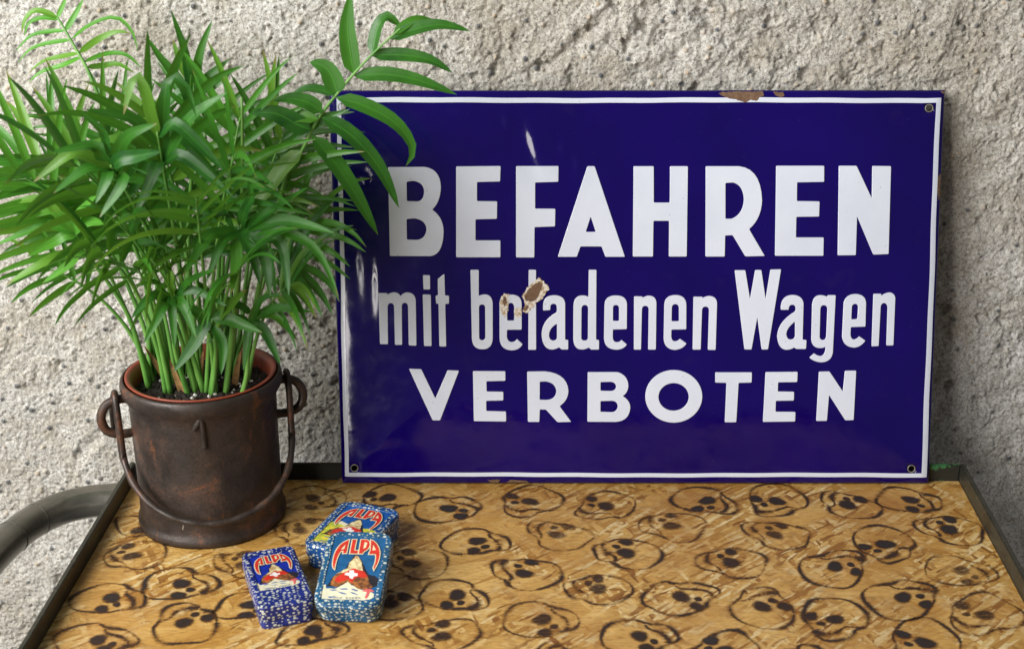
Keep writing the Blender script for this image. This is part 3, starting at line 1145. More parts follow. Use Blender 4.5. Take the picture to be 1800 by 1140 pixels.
for c in HO:
    ring = [Vector((c.x + HR * math.cos(a), c.y + HR * math.sin(a), bulge(c.x, c.y) + 0.0001)) for a in [2 * math.pi * s / 24 for s in range(25)]]
    v, f = tube(ring, 0.0006, 6, False)
    link('hole_rim', mesh_from(v, f), M['hole'], sheet)


def on_sign(name, contours, mat, lift, extrude=0.0, bevel=0.0, parent=None, label=None, fine=False):
    me = fill_mesh(contours, extrude, bevel, -bevel)
    xs_ = [p[0] for c in contours for p in c]
    ys_ = [p[1] for c in contours for p in c]
    st = (0.003 if fine is True else fine) if fine else 0.0125
    gx = [x for x in np.arange(min(xs_) + st, max(xs_), st)]
    gy = [y for y in np.arange(min(ys_) + st, max(ys_), st)]
    slice_mesh(me, gx, gy)
    for v_ in me.vertices:
        v_.co.z += lift + bulge(v_.co.x, v_.co.y)
    me.update()
    o = link(name, me, mat, parent or sgn, label=label)
    sharp(me, 30)
    return o


# white border line
def inset_line(px_pts):
    out = []
    for a, b in zip(px_pts, px_pts[1:] + px_pts[:1]):
        for k in range(40):
            t = k / 40
            x, y = a[0] * (1 - t) + b[0] * t, a[1] * (1 - t) + b[1] * t
            w = 0.6 * math.sin(x * 0.011 + y * 0.017) + 0.35 * math.sin(x * 0.05 + y * 0.043)
            u = suv(x + w * (a[0] == b[0] or abs(a[0] - b[0]) < 40), y + w * (abs(a[1] - b[1]) < 40))
            out.append(u)
    return out


on_sign('border_line', [inset_line([(592.5, 171.5), (1652, 172), (1627.5, 836.5), (606.5, 835)]), inset_line([(600.5, 180.5), (1643, 180.5), (1618, 829), (613.5, 828)])[::-1]],
        M['white'], 0.0002, 0.00012, 0.00012, fine=True)

R1, R2, R3, R4, R5, R6, R7 = (660, 270, 3.913), (1100, 270, 3.75), (650, 460, 5.625), (960, 460, 5.625), (1270, 460, 5.625), (710, 630, 4.39), (1110, 630, 4.39)
GL = [
    (R1, 'B', [[(90, 90), (340, 88), (450, 102, 453, 225), (450, 330, 393, 380), (470, 430, 472, 530), (468, 690, 380, 698), (103, 698)],
               [(218, 190), (260, 184), (333, 190, 338, 255), (335, 322, 290, 324), (220, 322)],
               [(218, 445), (270, 440), (350, 450, 354, 515), (345, 585, 285, 587), (220, 585)]]),
    (R1, 'E', [[(557, 85), (862, 82), (858, 188), (700, 192), (700, 322), (838, 323), (836, 443), (690, 447), (690, 590), (860, 590), (860, 706), (557, 706)]]),
    (R1, 'F', [[(967, 83), (1258, 82), (1256, 190), (1098, 195), (1098, 373), (1236, 374), (1234, 495), (1094, 500), (1092, 707), (967, 707)]]),
    (R1, 'A', [[(1455, 83), (1505, 83), (1712, 703), (1578, 703), (1552, 632), (1408, 632), (1383, 703), (1252, 703)], [(1478, 428), (1512, 532), (1444, 532)]]),
    (R2, 'H', [[(47, 80), (180, 80), (180, 318), (284, 318), (286, 80), (404, 80), (396, 672), (278, 672), (280, 438), (178, 438), (175, 672), (42, 672)]]),
    (R2, 'R', [[(520, 80), (740, 80), (885, 95, 890, 305), (885, 425, 805, 492), (908, 668), (780, 671), (697, 532), (648, 534), (645, 672), (518, 672)],
               [(650, 190), (700, 187), (768, 205, 770, 300), (765, 395, 690, 424), (650, 424)]]),
    (R2, 'E', [[(982, 77), (1298, 77), (1297, 183), (1120, 186), (1118, 308), (1267, 310), (1264, 410), (1115, 412), (1112, 546), (1294, 546), (1292, 667), (974, 667)]]),
    (R2, 'N', [[(1393, 77), (1510, 77), (1610, 290), (1613, 78), (1738, 80), (1722, 657), (1620, 660), (1513, 408), (1505, 663), (1385, 664)]]),
    (R3, 'm', [[(90, 298), (178, 298), (180, 312), (225, 286, 262, 292), (295, 300, 308, 328), (340, 290, 382, 291), (455, 295, 460, 375), (467, 815), (390, 812), (383, 430),
                (380, 395, 352, 394), (322, 395, 322, 430), (326, 808), (254, 808), (245, 430), (240, 398, 212, 397), (182, 400, 182, 440), (186, 803), (106, 802)]]),
    (R3, 'i', [[(530, 120), (600, 122), (602, 262), (536, 262)], [(528, 310), (608, 312), (616, 818), (541, 818)]]),
    (R3, 't', [[(742, 108), (748, 320), (788, 322), (786, 402), (750, 404), (760, 822), (692, 822), (683, 402), (660, 402), (654, 322), (678, 320), (675, 158)]]),
    (R3, 'b', [[(997, 68), (1080, 68), (1080, 325), (1120, 305, 1160, 312), (1212, 325, 1217, 400), (1217, 745), (1212, 850, 1115, 850), (1018, 850, 1012, 745)],
               [(1082, 440), (1085, 410, 1112, 410), (1142, 410, 1142, 440), (1144, 725), (1142, 760, 1112, 760), (1084, 758, 1084, 725)]]),
    (R3, 'e', [[(1283, 400), (1288, 312, 1395, 312), (1498, 312, 1502, 400), (1502, 657), (1358, 658), (1356, 720), (1360, 775, 1405, 778), (1440, 775, 1455, 748), (1512, 798),
                (1480, 860, 1400, 860), (1288, 855, 1284, 740)], [(1360, 567), (1427, 567), (1427, 440), (1425, 395, 1393, 395), (1362, 395, 1360, 440)]]),
    (R3, 'l', [[(1570, 68), (1643, 68), (1644, 855), (1566, 855)]]),
    (R4, 'a', [[(-32, 470), (40, 465), (40, 430), (45, 403, 75, 403), (102, 405, 103, 440), (103, 485), (-40, 560, -47, 700), (-40, 850, 55, 853), (95, 850, 125, 830), (150, 852),
                (216, 852), (216, 757), (186, 755), (186, 400), (178, 318, 75, 318), (-28, 320, -32, 420)], [(105, 598), (30, 640, 27, 710), (30, 762, 70, 763), (103, 760, 104, 735)]]),
    (R4, 'd', [[(417, 68), (494, 68), (490, 755), (519, 757), (519, 853), (440, 853), (417, 832), (390, 852, 345, 852), (268, 850, 265, 745), (266, 425), (272, 320, 355, 320), (395, 320, 414, 335)],
               [(347, 450), (350, 415, 380, 415), (412, 418, 411, 450), (409, 735), (408, 763, 378, 763), (345, 763, 345, 735)]]),
    (R4, 'e', [[(572, 415), (578, 320, 685, 320), (788, 320, 794, 405), (792, 652), (655, 655), (654, 725), (655, 778, 695, 779), (725, 778, 740, 757), (794, 802), (760, 853, 690, 854),
                (570, 850, 567, 740)], [(656, 570), (715, 570), (715, 445), (712, 415, 685, 415), (657, 415, 656, 445)]]),
    (R4, 'n', [[(863, 328), (945, 330), (947, 343), (985, 322, 1010, 322), (1080, 325, 1084, 395), (1078, 853), (1001, 853), (1007, 455), (1005, 423, 972, 423), (942, 425, 941, 460),
                (932, 853), (861, 853)]]),
    (R4, 'e', [[(1160, 410), (1166, 316, 1275, 316), (1372, 318, 1378, 410), (1377, 654), (1231, 656), (1230, 720), (1232, 768, 1265, 770), (1295, 770, 1315, 745), (1380, 792),
                (1340, 853, 1260, 856), (1158, 848, 1154, 740)], [(1233, 573), (1304, 573), (1304, 440), (1300, 408, 1270, 406), (1238, 408, 1235, 440)]]),
    (R4, 'n', [[(1447, 332), (1535, 333), (1537, 345), (1575, 325, 1605, 325), (1678, 330, 1680, 400), (1666, 857), (1588, 855), (1600, 470), (1600, 432, 1567, 430), (1533, 432, 1532, 470),
                (1519, 853), (1439, 853)]]),
    (R5, 'W', [[(108, 72), (214, 72), (260, 355), (310, 70), (372, 70), (413, 353), (460, 66), (566, 63), (437, 851), (374, 852), (332, 535), (275, 852), (205, 851)]]),
    (R5, 'a', [[(562, 463), (640, 462), (640, 412, 678, 412), (708, 415, 708, 450), (706, 475), (535, 575, 526, 720), (535, 853, 620, 855), (665, 853, 692, 832), (715, 847), (811, 847),
                (816, 757), (778, 755), (787, 400), (775, 315, 675, 315), (572, 320, 562, 430)], [(702, 577), (620, 640, 617, 700), (622, 752, 660, 753), (698, 752, 702, 715)]]),
    (R5, 'g', [[(1027, 317), (1103, 317), (1075, 880), (1060, 978, 955, 978), (880, 970, 843, 930), (890, 888), (925, 915, 957, 915), (1000, 905, 1003, 825), (985, 838, 940, 838),
                (865, 830, 862, 750), (870, 410), (880, 318, 950, 317), (990, 318, 1015, 332)],
               [(952, 455), (955, 417, 987, 417), (1020, 420, 1020, 455), (1009, 720), (1005, 758, 975, 758), (945, 755, 945, 720)]]),
    (R5, 'e', [[(1180, 400), (1195, 308, 1300, 306), (1398, 310, 1403, 395), (1397, 628), (1252, 632), (1249, 700), (1250, 748, 1283, 753), (1310, 750, 1335, 722), (1397, 765),
                (1350, 832, 1280, 834), (1172, 825, 1165, 720)], [(1257, 556), (1316, 552), (1323, 440), (1322, 405, 1295, 404), (1264, 405, 1262, 440)]]),
    (R5, 'n', [[(1475, 305), (1552, 305), (1556, 324), (1600, 293, 1640, 293), (1688, 300, 1694, 350), (1675, 815), (1604, 815), (1616, 440), (1612, 400, 1582, 398), (1550, 400, 1548, 440),
                (1528, 820), (1457, 823)]]),
    (R6, 'V', [[(42, 66), (138, 69), (246, 293), (340, 76), (428, 80), (282, 463), (225, 463)]]),
    (R6, 'E', [[(534, 83), (783, 84), (784, 158), (638, 162), (640, 240), (768, 242), (768, 309), (636, 312), (638, 390), (788, 394), (790, 472), (541, 469)]]),
    (R6, 'R', [[(950, 87), (1085, 85), (1260, 100, 1268, 235), (1265, 310, 1200, 353), (1290, 475), (1183, 477), (1095, 380), (1048, 378), (1045, 475), (956, 475)],
               [(1048, 165), (1090, 163), (1170, 172, 1174, 240), (1170, 300, 1100, 305), (1047, 303)]]),
    (R6, 'B', [[(1415, 91), (1645, 91), (1725, 115, 1728, 195), (1725, 250, 1685, 275), (1743, 310, 1743, 365), (1735, 470, 1630, 475), (1413, 474)],
               [(1514, 168), (1590, 166), (1632, 170, 1633, 205), (1630, 235, 1590, 236), (1514, 234)],
               [(1514, 314), (1600, 312), (1645, 315, 1646, 355), (1640, 397, 1600, 399), (1514, 396)]]),
    (R7, 'O', [ellipse(320, 278, 219, 203), ellipse(319, 282, 116, 106)]),
    (R7, 'T', [[(638, 93), (920, 93), (918, 172), (818, 174), (801, 478), (712, 478), (724, 174), (638, 172)]]),
    (R7, 'E', [[(1024, 91), (1271, 89), (1268, 168), (1121, 170), (1119, 240), (1244, 242), (1242, 310), (1104, 312), (1102, 396), (1255, 397), (1253, 472), (1005, 475)]]),
    (R7, 'N', [[(1434, 88), (1515, 86), (1618, 240), (1634, 81), (1721, 80), (1702, 461), (1638, 463), (1512, 267), (1497, 467), (1414, 468)]]),
]
for reg, ch, conts in GL:
    cs = []
    for c in conts:
        p = [suv(reg[0] + x / reg[2], reg[1] + y / reg[2]) for x, y in trace(c)]
        cs.append(round_corners(p, 0.0011))
    on_sign('letter', cs, M['white'], 0.0003, 0.0002, 0.00035, fine=0.005, label='white enamel letter %s' % ch)


def ragged(pts, reg, amp, seed, step=6.0, follow=None):
    r = random.Random(seed)
    out = []
    n = len(pts)
    for i in range(n):
        a, b = Vector(pts[i]), Vector(pts[(i + 1) % n])
        m = max(1, int((b - a).length / step))
        for k in range(m):
            q = a.lerp(b, k / m)
            out.append((q.x + r.uniform(-amp, amp), q.y + r.uniform(-amp, amp)))
    return [suv(reg[0] + x / reg[2], reg[1] + y / reg[2]) for x, y in out]


RC = (820, 420, 5.18)
CH = [
    ([(505, 515), (545, 440), (600, 390), (655, 340), (690, 365), (755, 440), (720, 480), (680, 540), (635, 570), (612, 612), (545, 665), (505, 640), (535, 600), (520, 540)], RC, 'chip', 7, 0.0011, 0.0003),
    ([(528, 505), (570, 440), (620, 400), (668, 372), (690, 400), (680, 450), (655, 500), (630, 540), (590, 560), (540, 548)], RC, 'rust', 6, 0.0016, 0.0002),
    ([(515, 612), (558, 590), (565, 612), (545, 636), (515, 640)], RC, 'rust', 4, 0.0016, 0.0002),
    ([(345, 482), (388, 490), (382, 560), (376, 662), (345, 700), (312, 640), (302, 565), (320, 515)], RC, 'chip', 7, 0.0011, 0.0003),
    ([(338, 512), (362, 522), (366, 565), (345, 606), (330, 560)], RC, 'rust', 5, 0.0016, 0.0002),
    ([(386, 500), (402, 498), (412, 560), (440, 600), (500, 588), (502, 622), (440, 625), (436, 700), (372, 705), (372, 640), (392, 590)], RC, 'blue', 4, 0.0009, 0.0001),
    ([(435, 622), (490, 612), (505, 640), (500, 690), (450, 715), (437, 690)], RC, 'chip', 7, 0.0011, 0.0002),
    ([(568, 275), (632, 275), (632, 345), (570, 385)], RC, 'chip', 3, 0.0009, 0.0001),
]
for k, (pts, reg, mt, amp, lift, ex) in enumerate(CH[:-1]):
    on_sign('enamel_chip' if mt != 'blue' else 'blue_enamel_patch', [ragged(pts, reg, amp, 40 + k)], M[mt], lift - 0.0003, ex, 0.0, fine=True)
EDGE = [
    ([(1262, 164), (1268, 161.5), (1340, 161), (1341, 168), (1334, 171), (1328, 178), (1318, 175), (1308, 180), (1296, 176), (1285, 174), (1272, 171)], 0.8),
    ([(1358, 161.5), (1376, 162), (1378, 168), (1370, 171), (1362, 167)], 0.7),
    ([(857, 841), (880, 840.5), (876, 847), (864, 847)], 0.6), ([(890, 846), (898, 841), (926, 842), (930, 847)], 0.6),
    ([(1647.5, 310), (1652, 305), (1652.5, 345), (1648, 352), (1645.5, 330)], 0.6), ([(1652, 160.5), (1659, 160.5), (1660, 166), (1655, 164)], 0.5),
    ([(595, 842), (601, 839), (604, 846), (602, 847)], 0.5),
]
for k, (pts, amp) in enumerate(EDGE):
    on_sign('enamel_chip', [ragged(pts, X_, amp, 80 + k, 3.0)], M['rust'], 0.0005, 0.0001, 0.0, fine=True)
    c = sum((Vector(p) for p in pts), Vector((0, 0))) / len(pts)

# ------------------------------------------------------------------ rusty bucket
BX, BY = -0.2925, -0.0655
bucket = thing('rusty_bucket', 'rusty dark iron bucket with bail handle and a raised 1', 'bucket', (BX, BY, 0.0006))
BH = 0.150
prof = [(0.0, 0.004), (0.064, 0.004), (0.0665, 0.0), (0.0700, 0.0), (0.0705, 0.004), (0.0700, 0.0075), (0.0683, 0.0095), (0.0678, 0.016), (0.0675, 0.05), (0.0678, 0.09),
        (0.0682, 0.122), (0.0688, 0.1285), (0.0712, 0.1325), (0.0740, 0.1375), (0.0749, 0.1430), (0.0740, 0.1480), (0.0722, 0.1502), (0.0705, 0.1490), (0.0700, 0.145),
        (0.0660, 0.138), (0.0655, 0.05), (0.0640, 0.008), (0.0, 0.008)]
v, f = lathe(prof, 128)
vv = []
for x, y, z in v:
    a = math.atan2(y, x)
    k = 1 + 0.006 * math.sin(2 * a + 1.1) + 0.003 * math.sin(5 * a + z * 30)
    vv.append((x * k, y * k, z))
body = link('body', mesh_from(vv, f), M['bucket'], bucket)


def bpt(ang, r, z):
    return Vector((r * math.cos(ang), r * math.sin(ang), z))


AL, AR = math.radians(198), math.radians(18)
ZE = 0.112
for ang in (AL, AR):
    rr = [(0.066, 0.020), (0.078, 0.0205), (0.089, 0.016), (0.0945, 0.004), (0.091, -0.009), (0.080, -0.0145), (0.066, -0.0145)]
    path = catmull([bpt(ang, r, ZE + dz) for r, dz in rr], 8)
    v, f = tube(path, 0.0043, 14)
    link('ear', mesh_from(v, f), M['bucket'], bucket)
# bail: hangs forward against the front of the bucket
pts = []
n = 44
a_len = 0.0800
for k in range(n + 1):
    t = k / n
    ph = math.pi * t
    e = bpt(AL, 1, 0)
    d = Vector((math.sin(AL) * 1.0, -math.cos(AL) * 1.0, 0))
    if d.y > 0:
        d = -d
    p = e * (a_len * math.cos(ph)) + d * (0.0765 * math.sin(ph) ** 0.85)
    zz = ZE - 0.004 - (ZE - 0.034) * (math.sin(ph) ** 0.62)
    pts.append(Vector((p.x, p.y, zz)))


def hook(p, ang, sgn_):
    tan = Vector((-math.sin(ang), math.cos(ang), 0))
    if tan.y > 0:
        tan = -tan
    o = bpt(ang, 1, 0)
    q0 = p + Vector((0, 0, 0.022)) + tan * 0.006
    return [p + o * 0.003 + Vector((0, 0, -0.012)) - tan * 0.010, p + o * 0.003 + Vector((0, 0, 0.008)) - tan * 0.0125,
            p + o * 0.001 + Vector((0, 0, 0.024)) - tan * 0.0095, p + Vector((0, 0, 0.031)) - tan * 0.001, p + Vector((0, 0, 0.024)) + tan * 0.0085]


hl, hr_ = hook(pts[0], AL, 1), hook(pts[-1], AR, -1)
full = hl + pts[2:-2] + hr_[::-1]
path = catmull(full, 4)
rad_ = [0.0033 + 0.0003 * math.sin(i * 0.4) for i in range(len(path))]
v, f = tube(path, rad_, 14)
link('bail_handle', mesh_from(v, f), M['bucket'], bucket)


def on_bucket(px, py, r=0.0685):
    d = ray(px, py)
    o = CAM - Vector((BX, BY, 0))
    a = d.x ** 2 + d.y ** 2
    b = 2 * (o.x * d.x + o.y * d.y)
    c = o.x ** 2 + o.y ** 2 - r * r
    t = (-b - math.sqrt(b * b - 4 * a * c)) / (2 * a)
    return o + d * t


path = catmull([on_bucket(*p) for p in ((341, 757), (346, 748), (352, 738), (356, 752), (358, 770), (360, 788))], 6)
v, f = tube(path, [0.0021 + 0.0008 * min(1, i / 6) for i in range(len(path))], 10)
link('raised_numeral', mesh_from(v, f), M['bucket'], bucket, label='raised number 1')

# plastic pot sitting inside the bucket
pot = thing('plant_pot', 'terracotta coloured plastic pot rim with dark soil inside the bucket', 'flower pot', (BX, BY, 0.0095))
v, f = lathe([(0.0, 0.0), (0.050, 0.0), (0.0648, 0.125), (0.0650, 0.1385), (0.0690, 0.1408), (0.0700, 0.1412), (0.0700, 0.1425), (0.0680, 0.1425), (0.0655, 0.1412), (0.0635, 0.1370),
              (0.0620, 0.10), (0.0560, 0.04)], 96)
link('pot_shell', mesh_from(v, f), M['pot'], pot)
SOIL = 0.1265
rs = random.Random(3)
rings, segs = 22, 72
sv, sf = [Vector((0, 0, SOIL + 0.004))], []
for i in range(1, rings + 1):
    for k in range(segs):
        r = 0.0632 * i / rings
        a = 2 * math.pi * k / segs
        z = SOIL + 0.004 * (1 - (i / rings) ** 2) + rs.uniform(-0.0017, 0.0017)
        sv.append(Vector((r * math.cos(a), r * math.sin(a), z)))
for k in range(segs):
    sf.append((0, 1 + k, 1 + (k + 1) % segs))
    for i in range(rings - 1):
        a, b = 1 + i * segs, 1 + (i + 1) * segs
        sf.append((a + k, b + k, b + (k + 1) % segs, a + (k + 1) % segs))
soil = link('soil', mesh_from(sv, sf), M['soil'], pot, smooth=False)


def crumbs(n, rmin, rmax, seed):
    r_ = random.Random(seed)
    V, F = [], []
    base = [Vector(p).normalized() for p in ((1, 1, 1), (1, -1, -1), (-1, 1, -1), (-1, -1, 1), (1.2, 0, 0), (-1.2, 0, 0), (0, 1.2, 0), (0, -1.2, 0), (0, 0, 1.2), (0, 0, -1.2))]
    for _ in range(n):
        a, rr_ = r_.uniform(0, 6.283), 0.060 * math.sqrt(r_.random())
        c = Vector((rr_ * math.cos(a), rr_ * math.sin(a), SOIL + 0.004 * (1 - (rr_ / .063) ** 2) + 0.0008))
        s = r_.uniform(rmin, rmax)
        b2 = bmesh.new()
        for p in base:
            b2.verts.new(c + p * s * r_.uniform(0.6, 1.2))
        bmesh.ops.convex_hull(b2, input=b2.verts[:])
        off = len(V)
        b2.verts.index_update()
        V += [x.co.copy() for x in b2.verts]
        F += [tuple(off + x.index for x in ff.verts) for ff in b2.faces]
        b2.free()
    return V, F


v, f = crumbs(420, 0.0008, 0.0026, 5)
link('soil_crumbs', mesh_from(v, f), M['soil'], soil, smooth=False, kind='stuff')
v, f = crumbs(60, 0.0008, 0.0024, 8)
link('perlite', mesh_from(v, f), M['perlite'], soil, smooth=False, kind='stuff')

# ------------------------------------------------------------------ parlour palm
palm = thing('palm_plant', 'bushy green parlour palm growing in the rusty bucket', 'plant', (BX, BY, SOIL + 0.0095))
PO = Vector(palm.location)


tone_rnd = random.Random(77)


def leaf_mesh(line, width, nrm, fold=0.35, seed=0, blunt=False):
    """a pointed blade along a centre line with a fold on the midrib"""
    P = catmull(line, 4)
    # resample to 11 even stations
    ln = [0.0]
    for a, b in zip(P, P[1:]):
        ln.append(ln[-1] + (b - a).length)
    N = 10
    st = []
    for k in range(N + 1):
        d = ln[-1] * k / N
        i = max(0, min(len(P) - 2, next((j for j in range(len(ln) - 1) if ln[j + 1] >= d - 1e-12), len(P) - 2)))
        u = (d - ln[i]) / max(1e-9, ln[i + 1] - ln[i])
        st.append(P[i].lerp(P[i + 1], u))
    V, F, A = [], [], []
    for k, p in enumerate(st):
        t = k / N
        tg = (st[min(k + 1, N)] - st[max(k - 1, 0)]).normalized()
        n_ = (nrm - tg * nrm.dot(tg))
        n_ = n_.normalized() if n_.length > 1e-6 else tg.orthogonal().normalized()
        s = tg.cross(n_)
        w = width * (math.sin(math.pi * min(1.0, 0.05 + 0.95 * t) ** 0.62)) ** 0.62 if k < N else width * 0.02
        if k == 0:
            w = width * 0.10
        for u in (-1, -0.5, 0, 0.5, 1):
            V.append(p + s * (u * w) + n_ * (abs(u) * w * fold))
            A.append(u)
    for k in range(N):
        for c in range(4):
            a = k * 5 + c
            F.append((a, a + 1, a + 6, a + 5))
    me = mesh_from([x - PO for x in V], F)
    tn = me.attributes.new('tone', 'FLOAT', 'POINT')
    tn.data.foreach_set('value', [tone_rnd.random()] * len(V))
    al = me.attributes.new('along', 'FLOAT', 'POINT')
    al.data.foreach_set('value', [k // 5 / N for k in range(len(V))])
    at = me.attributes.new('across', 'FLOAT', 'POINT')
    at.data.foreach_set('value', A)
    return me


leaf_count = [0]


def leaflet(parent, line, width, nrm, mat, fold=0.3):
    leaf_count[0] += 1
    return link('leaflet', leaf_mesh(line, width, nrm, fold), mat, parent)


def stem_obj(path, r0, r1):
    n = len(path)
    v, f = tube([p - PO for p in path], [r0 + (r1 - r0) * (i / (n - 1)) ** 0.8 for i in range(n)], 8)
    return link('frond', mesh_from(v, f), M['stem'], palm)


def soil_pt(px, py):
    p = onz(px, py, SOIL + 0.012)
    d = Vector((p.x - BX, p.y - BY))
    if d.length > 0.054:
        d *= 0.054 / d.length
    return Vector((BX + d.x, BY + d.y, SOIL + 0.009))


def bez(a, b, c, n=26, lift=None):
    out = []
    for k in range(n + 1):
        t = k / n
        out.append(a * (1 - t) ** 2 + b * 2 * t * (1 - t) + c * t * t)
    return out


def frond(base, ctrl, tip, t0=0.55, pairs=5, L=0.085, w=0.0070, droop=0.5, face=(0, -0.6, 0.8), mat='leaf', r0=0.0030, spread=1.0, seed=0, young=False):
    r = random.Random(1000 + seed)
    b = soil_pt(*base)
    c = ony(*ctrl)
    e = ony(*tip)
    path = bez(b, c, e)
    st = stem_obj(path, r0, 0.0007)
    face = Vector(face).normalized()
    tot = len(path) - 1
    m = M[mat]
    pairs += 1
    for i in range(pairs):
        u = i / max(1, pairs - 1)
        for sd in (-1, 1):
            t = t0 + (0.97 - t0) * (u + (0.04 if sd > 0 else 0)) * 0.96
            x = min(t, 0.985) * tot
            k = int(x)
            p = path[k].lerp(path[min(k + 1, tot)], x - k)
            tg = (path[min(k + 1, tot)] - path[max(k - 1, 0)]).normalized()
            side = tg.cross(face)
            side = side.normalized() if side.length > 1e-5 else tg.orthogonal()
            upv = side.cross(tg).normalized()
            ang = math.radians((68 - 38 * u) * spread + r.uniform(-9, 9))
            d = tg * math.cos(ang) + side * (sd * math.sin(ang)) + upv * r.uniform(-0.05, 0.30)
            d.normalize()
            ll = 1.12 * L * (0.78 + 0.35 * math.sin(math.pi * (0.15 + 0.7 * u))) * r.uniform(0.85, 1.12)
            if u == 1:
                ll *= 1.0
            dr = droop * r.uniform(0.6, 1.4)
            line = []
            q = p.copy()
            dd = d.copy()
            for s in range(6):
                line.append(q.copy())
                q = q + dd * (ll / 5)
                dd = (dd + Vector((0, 0, -1)) * dr * 0.28 * (0.4 + 0.3 * s) / 1.0).normalized()
            # keep the blade off the wall and the sign
            for z in line:
                lim = 0.070
                if z.x > -0.19:
                    lim = -0.02 + max(0.0, z.z) * 0.19
                z.y = min(z.y, lim)
            leaflet(st, line, 0.70 * w * r.uniform(0.8, 1.2) * (0.8 + 0.2 * math.sin(math.pi * u)), (upv + side * sd * -0.15 + Vector((0, -0.25, 0))).normalized(), m, r.uniform(0.15, 0.42))
    return st


Yb = BY
# hero frond that crosses the sign, leaflets placed one by one
hz_ = lambda X, Y: (520 + X / 2.714, Y / 2.714)


def hp3(x, y, Y):
    p = hz_(x, y)
    return ony(p[0], p[1], Y)


hb = soil_pt(432, 655)
hpath = catmull([hb, ony(452, 520, Yb + 0.005), ony(487, 370, Yb + 0.01), hp3(-25, 790, Yb + 0.012), hp3(30, 720, Yb + 0.010), hp3(75, 625, Yb + 0.008), hp3(125, 540, Yb + 0.006), hp3(195, 450, Yb + 0.004),
                 hp3(275, 355, Yb + 0.002), hp3(365, 260, Yb), hp3(450, 180, Yb - 0.002), hp3(500, 135, Yb - 0.004)], 5)
hero = stem_obj(hpath, 0.0026, 0.0007)
hero['label'] = 'tall frond arching across the corner of the sign'
F_ = Vector((0.1, -0.9, 0.35)).normalized()
HL = [
    ([(275, 350), (255, 230), (245, 120), (262, -35)], 0.0066, (0.05, -1, 0.1), 0),
    ([(365, 257), (378, 180), (400, 110), (440, 78), (505, 130)], 0.0055, (-0.5, -0.7, 0.4), 0.01),
    ([(450, 185), (560, 142), (690, 118), (830, 148)], 0.0052, (0.0, -0.75, 0.6), 0),
    ([(470, 165), (530, 115), (590, 90), (672, 106)], 0.0040, (0, -0.6, 0.8), 0.012),
    ([(365, 264), (500, 262), (640, 285), (748, 348)], 0.0052, (0.1, -0.8, 0.5), -0.004),
    ([(280, 362), (430, 355), (590, 385), (768, 452)], 0.0056, (0.1, -0.8, 0.5), -0.004),
    ([(195, 448), (180, 385), (140, 320), (66, 296)], 0.0074, (0, -1, 0.2), 0),
    ([(195, 466), (330, 505), (480, 590), (560, 710), (525, 792)], 0.0058, (0.3, -0.8, 0.4), -0.006),
    ([(125, 562), (260, 640), (400, 800), (492, 992)], 0.0064, (0.3, -0.8, 0.4), -0.008),
    ([(75, 648), (160, 740), (270, 900), (392, 1120)], 0.0066, (0.4, -0.85, 0.3), -0.010),
    ([(125, 535), (60, 490), (-30, 470), (-110, 480)], 0.0058, (-0.1, -0.8, 0.6), 0.0),
    ([(105, 570), (40, 555), (-40, 560), (-150, 590)], 0.0052, (-0.1, -0.8, 0.6), 0.006),
    ([(70, 620), (0, 590), (-100, 540), (-215, 540)], 0.0072, (-0.1, -0.9, 0.4), -0.004),
    ([(30, 720), (-60, 800), (-150, 930), (-250, 1010)], 0.0066, (-0.3, -0.8, 0.5), -0.01),
    ([(185, 455), (120, 430), (40, 425), (-40, 470)], 0.0042, (0, -0.6, 0.8), 0.012),
]
for line, w, nr, dy in HL:
    n = len(line)
    leaflet(hero, [hp3(p[0], p[1], Yb + 0.003 + dy * (i / (n - 1))) for i, p in enumerate(line)], w * 1.22, Vector(nr).normalized(), M['leaf'], 0.22)

# unopened spear
sp = bez(soil_pt(402, 660), ony(432, 450, Yb - 0.02), ony(425, 172, Yb - 0.03))
stem_obj(sp, 0.0030, 0.0012)

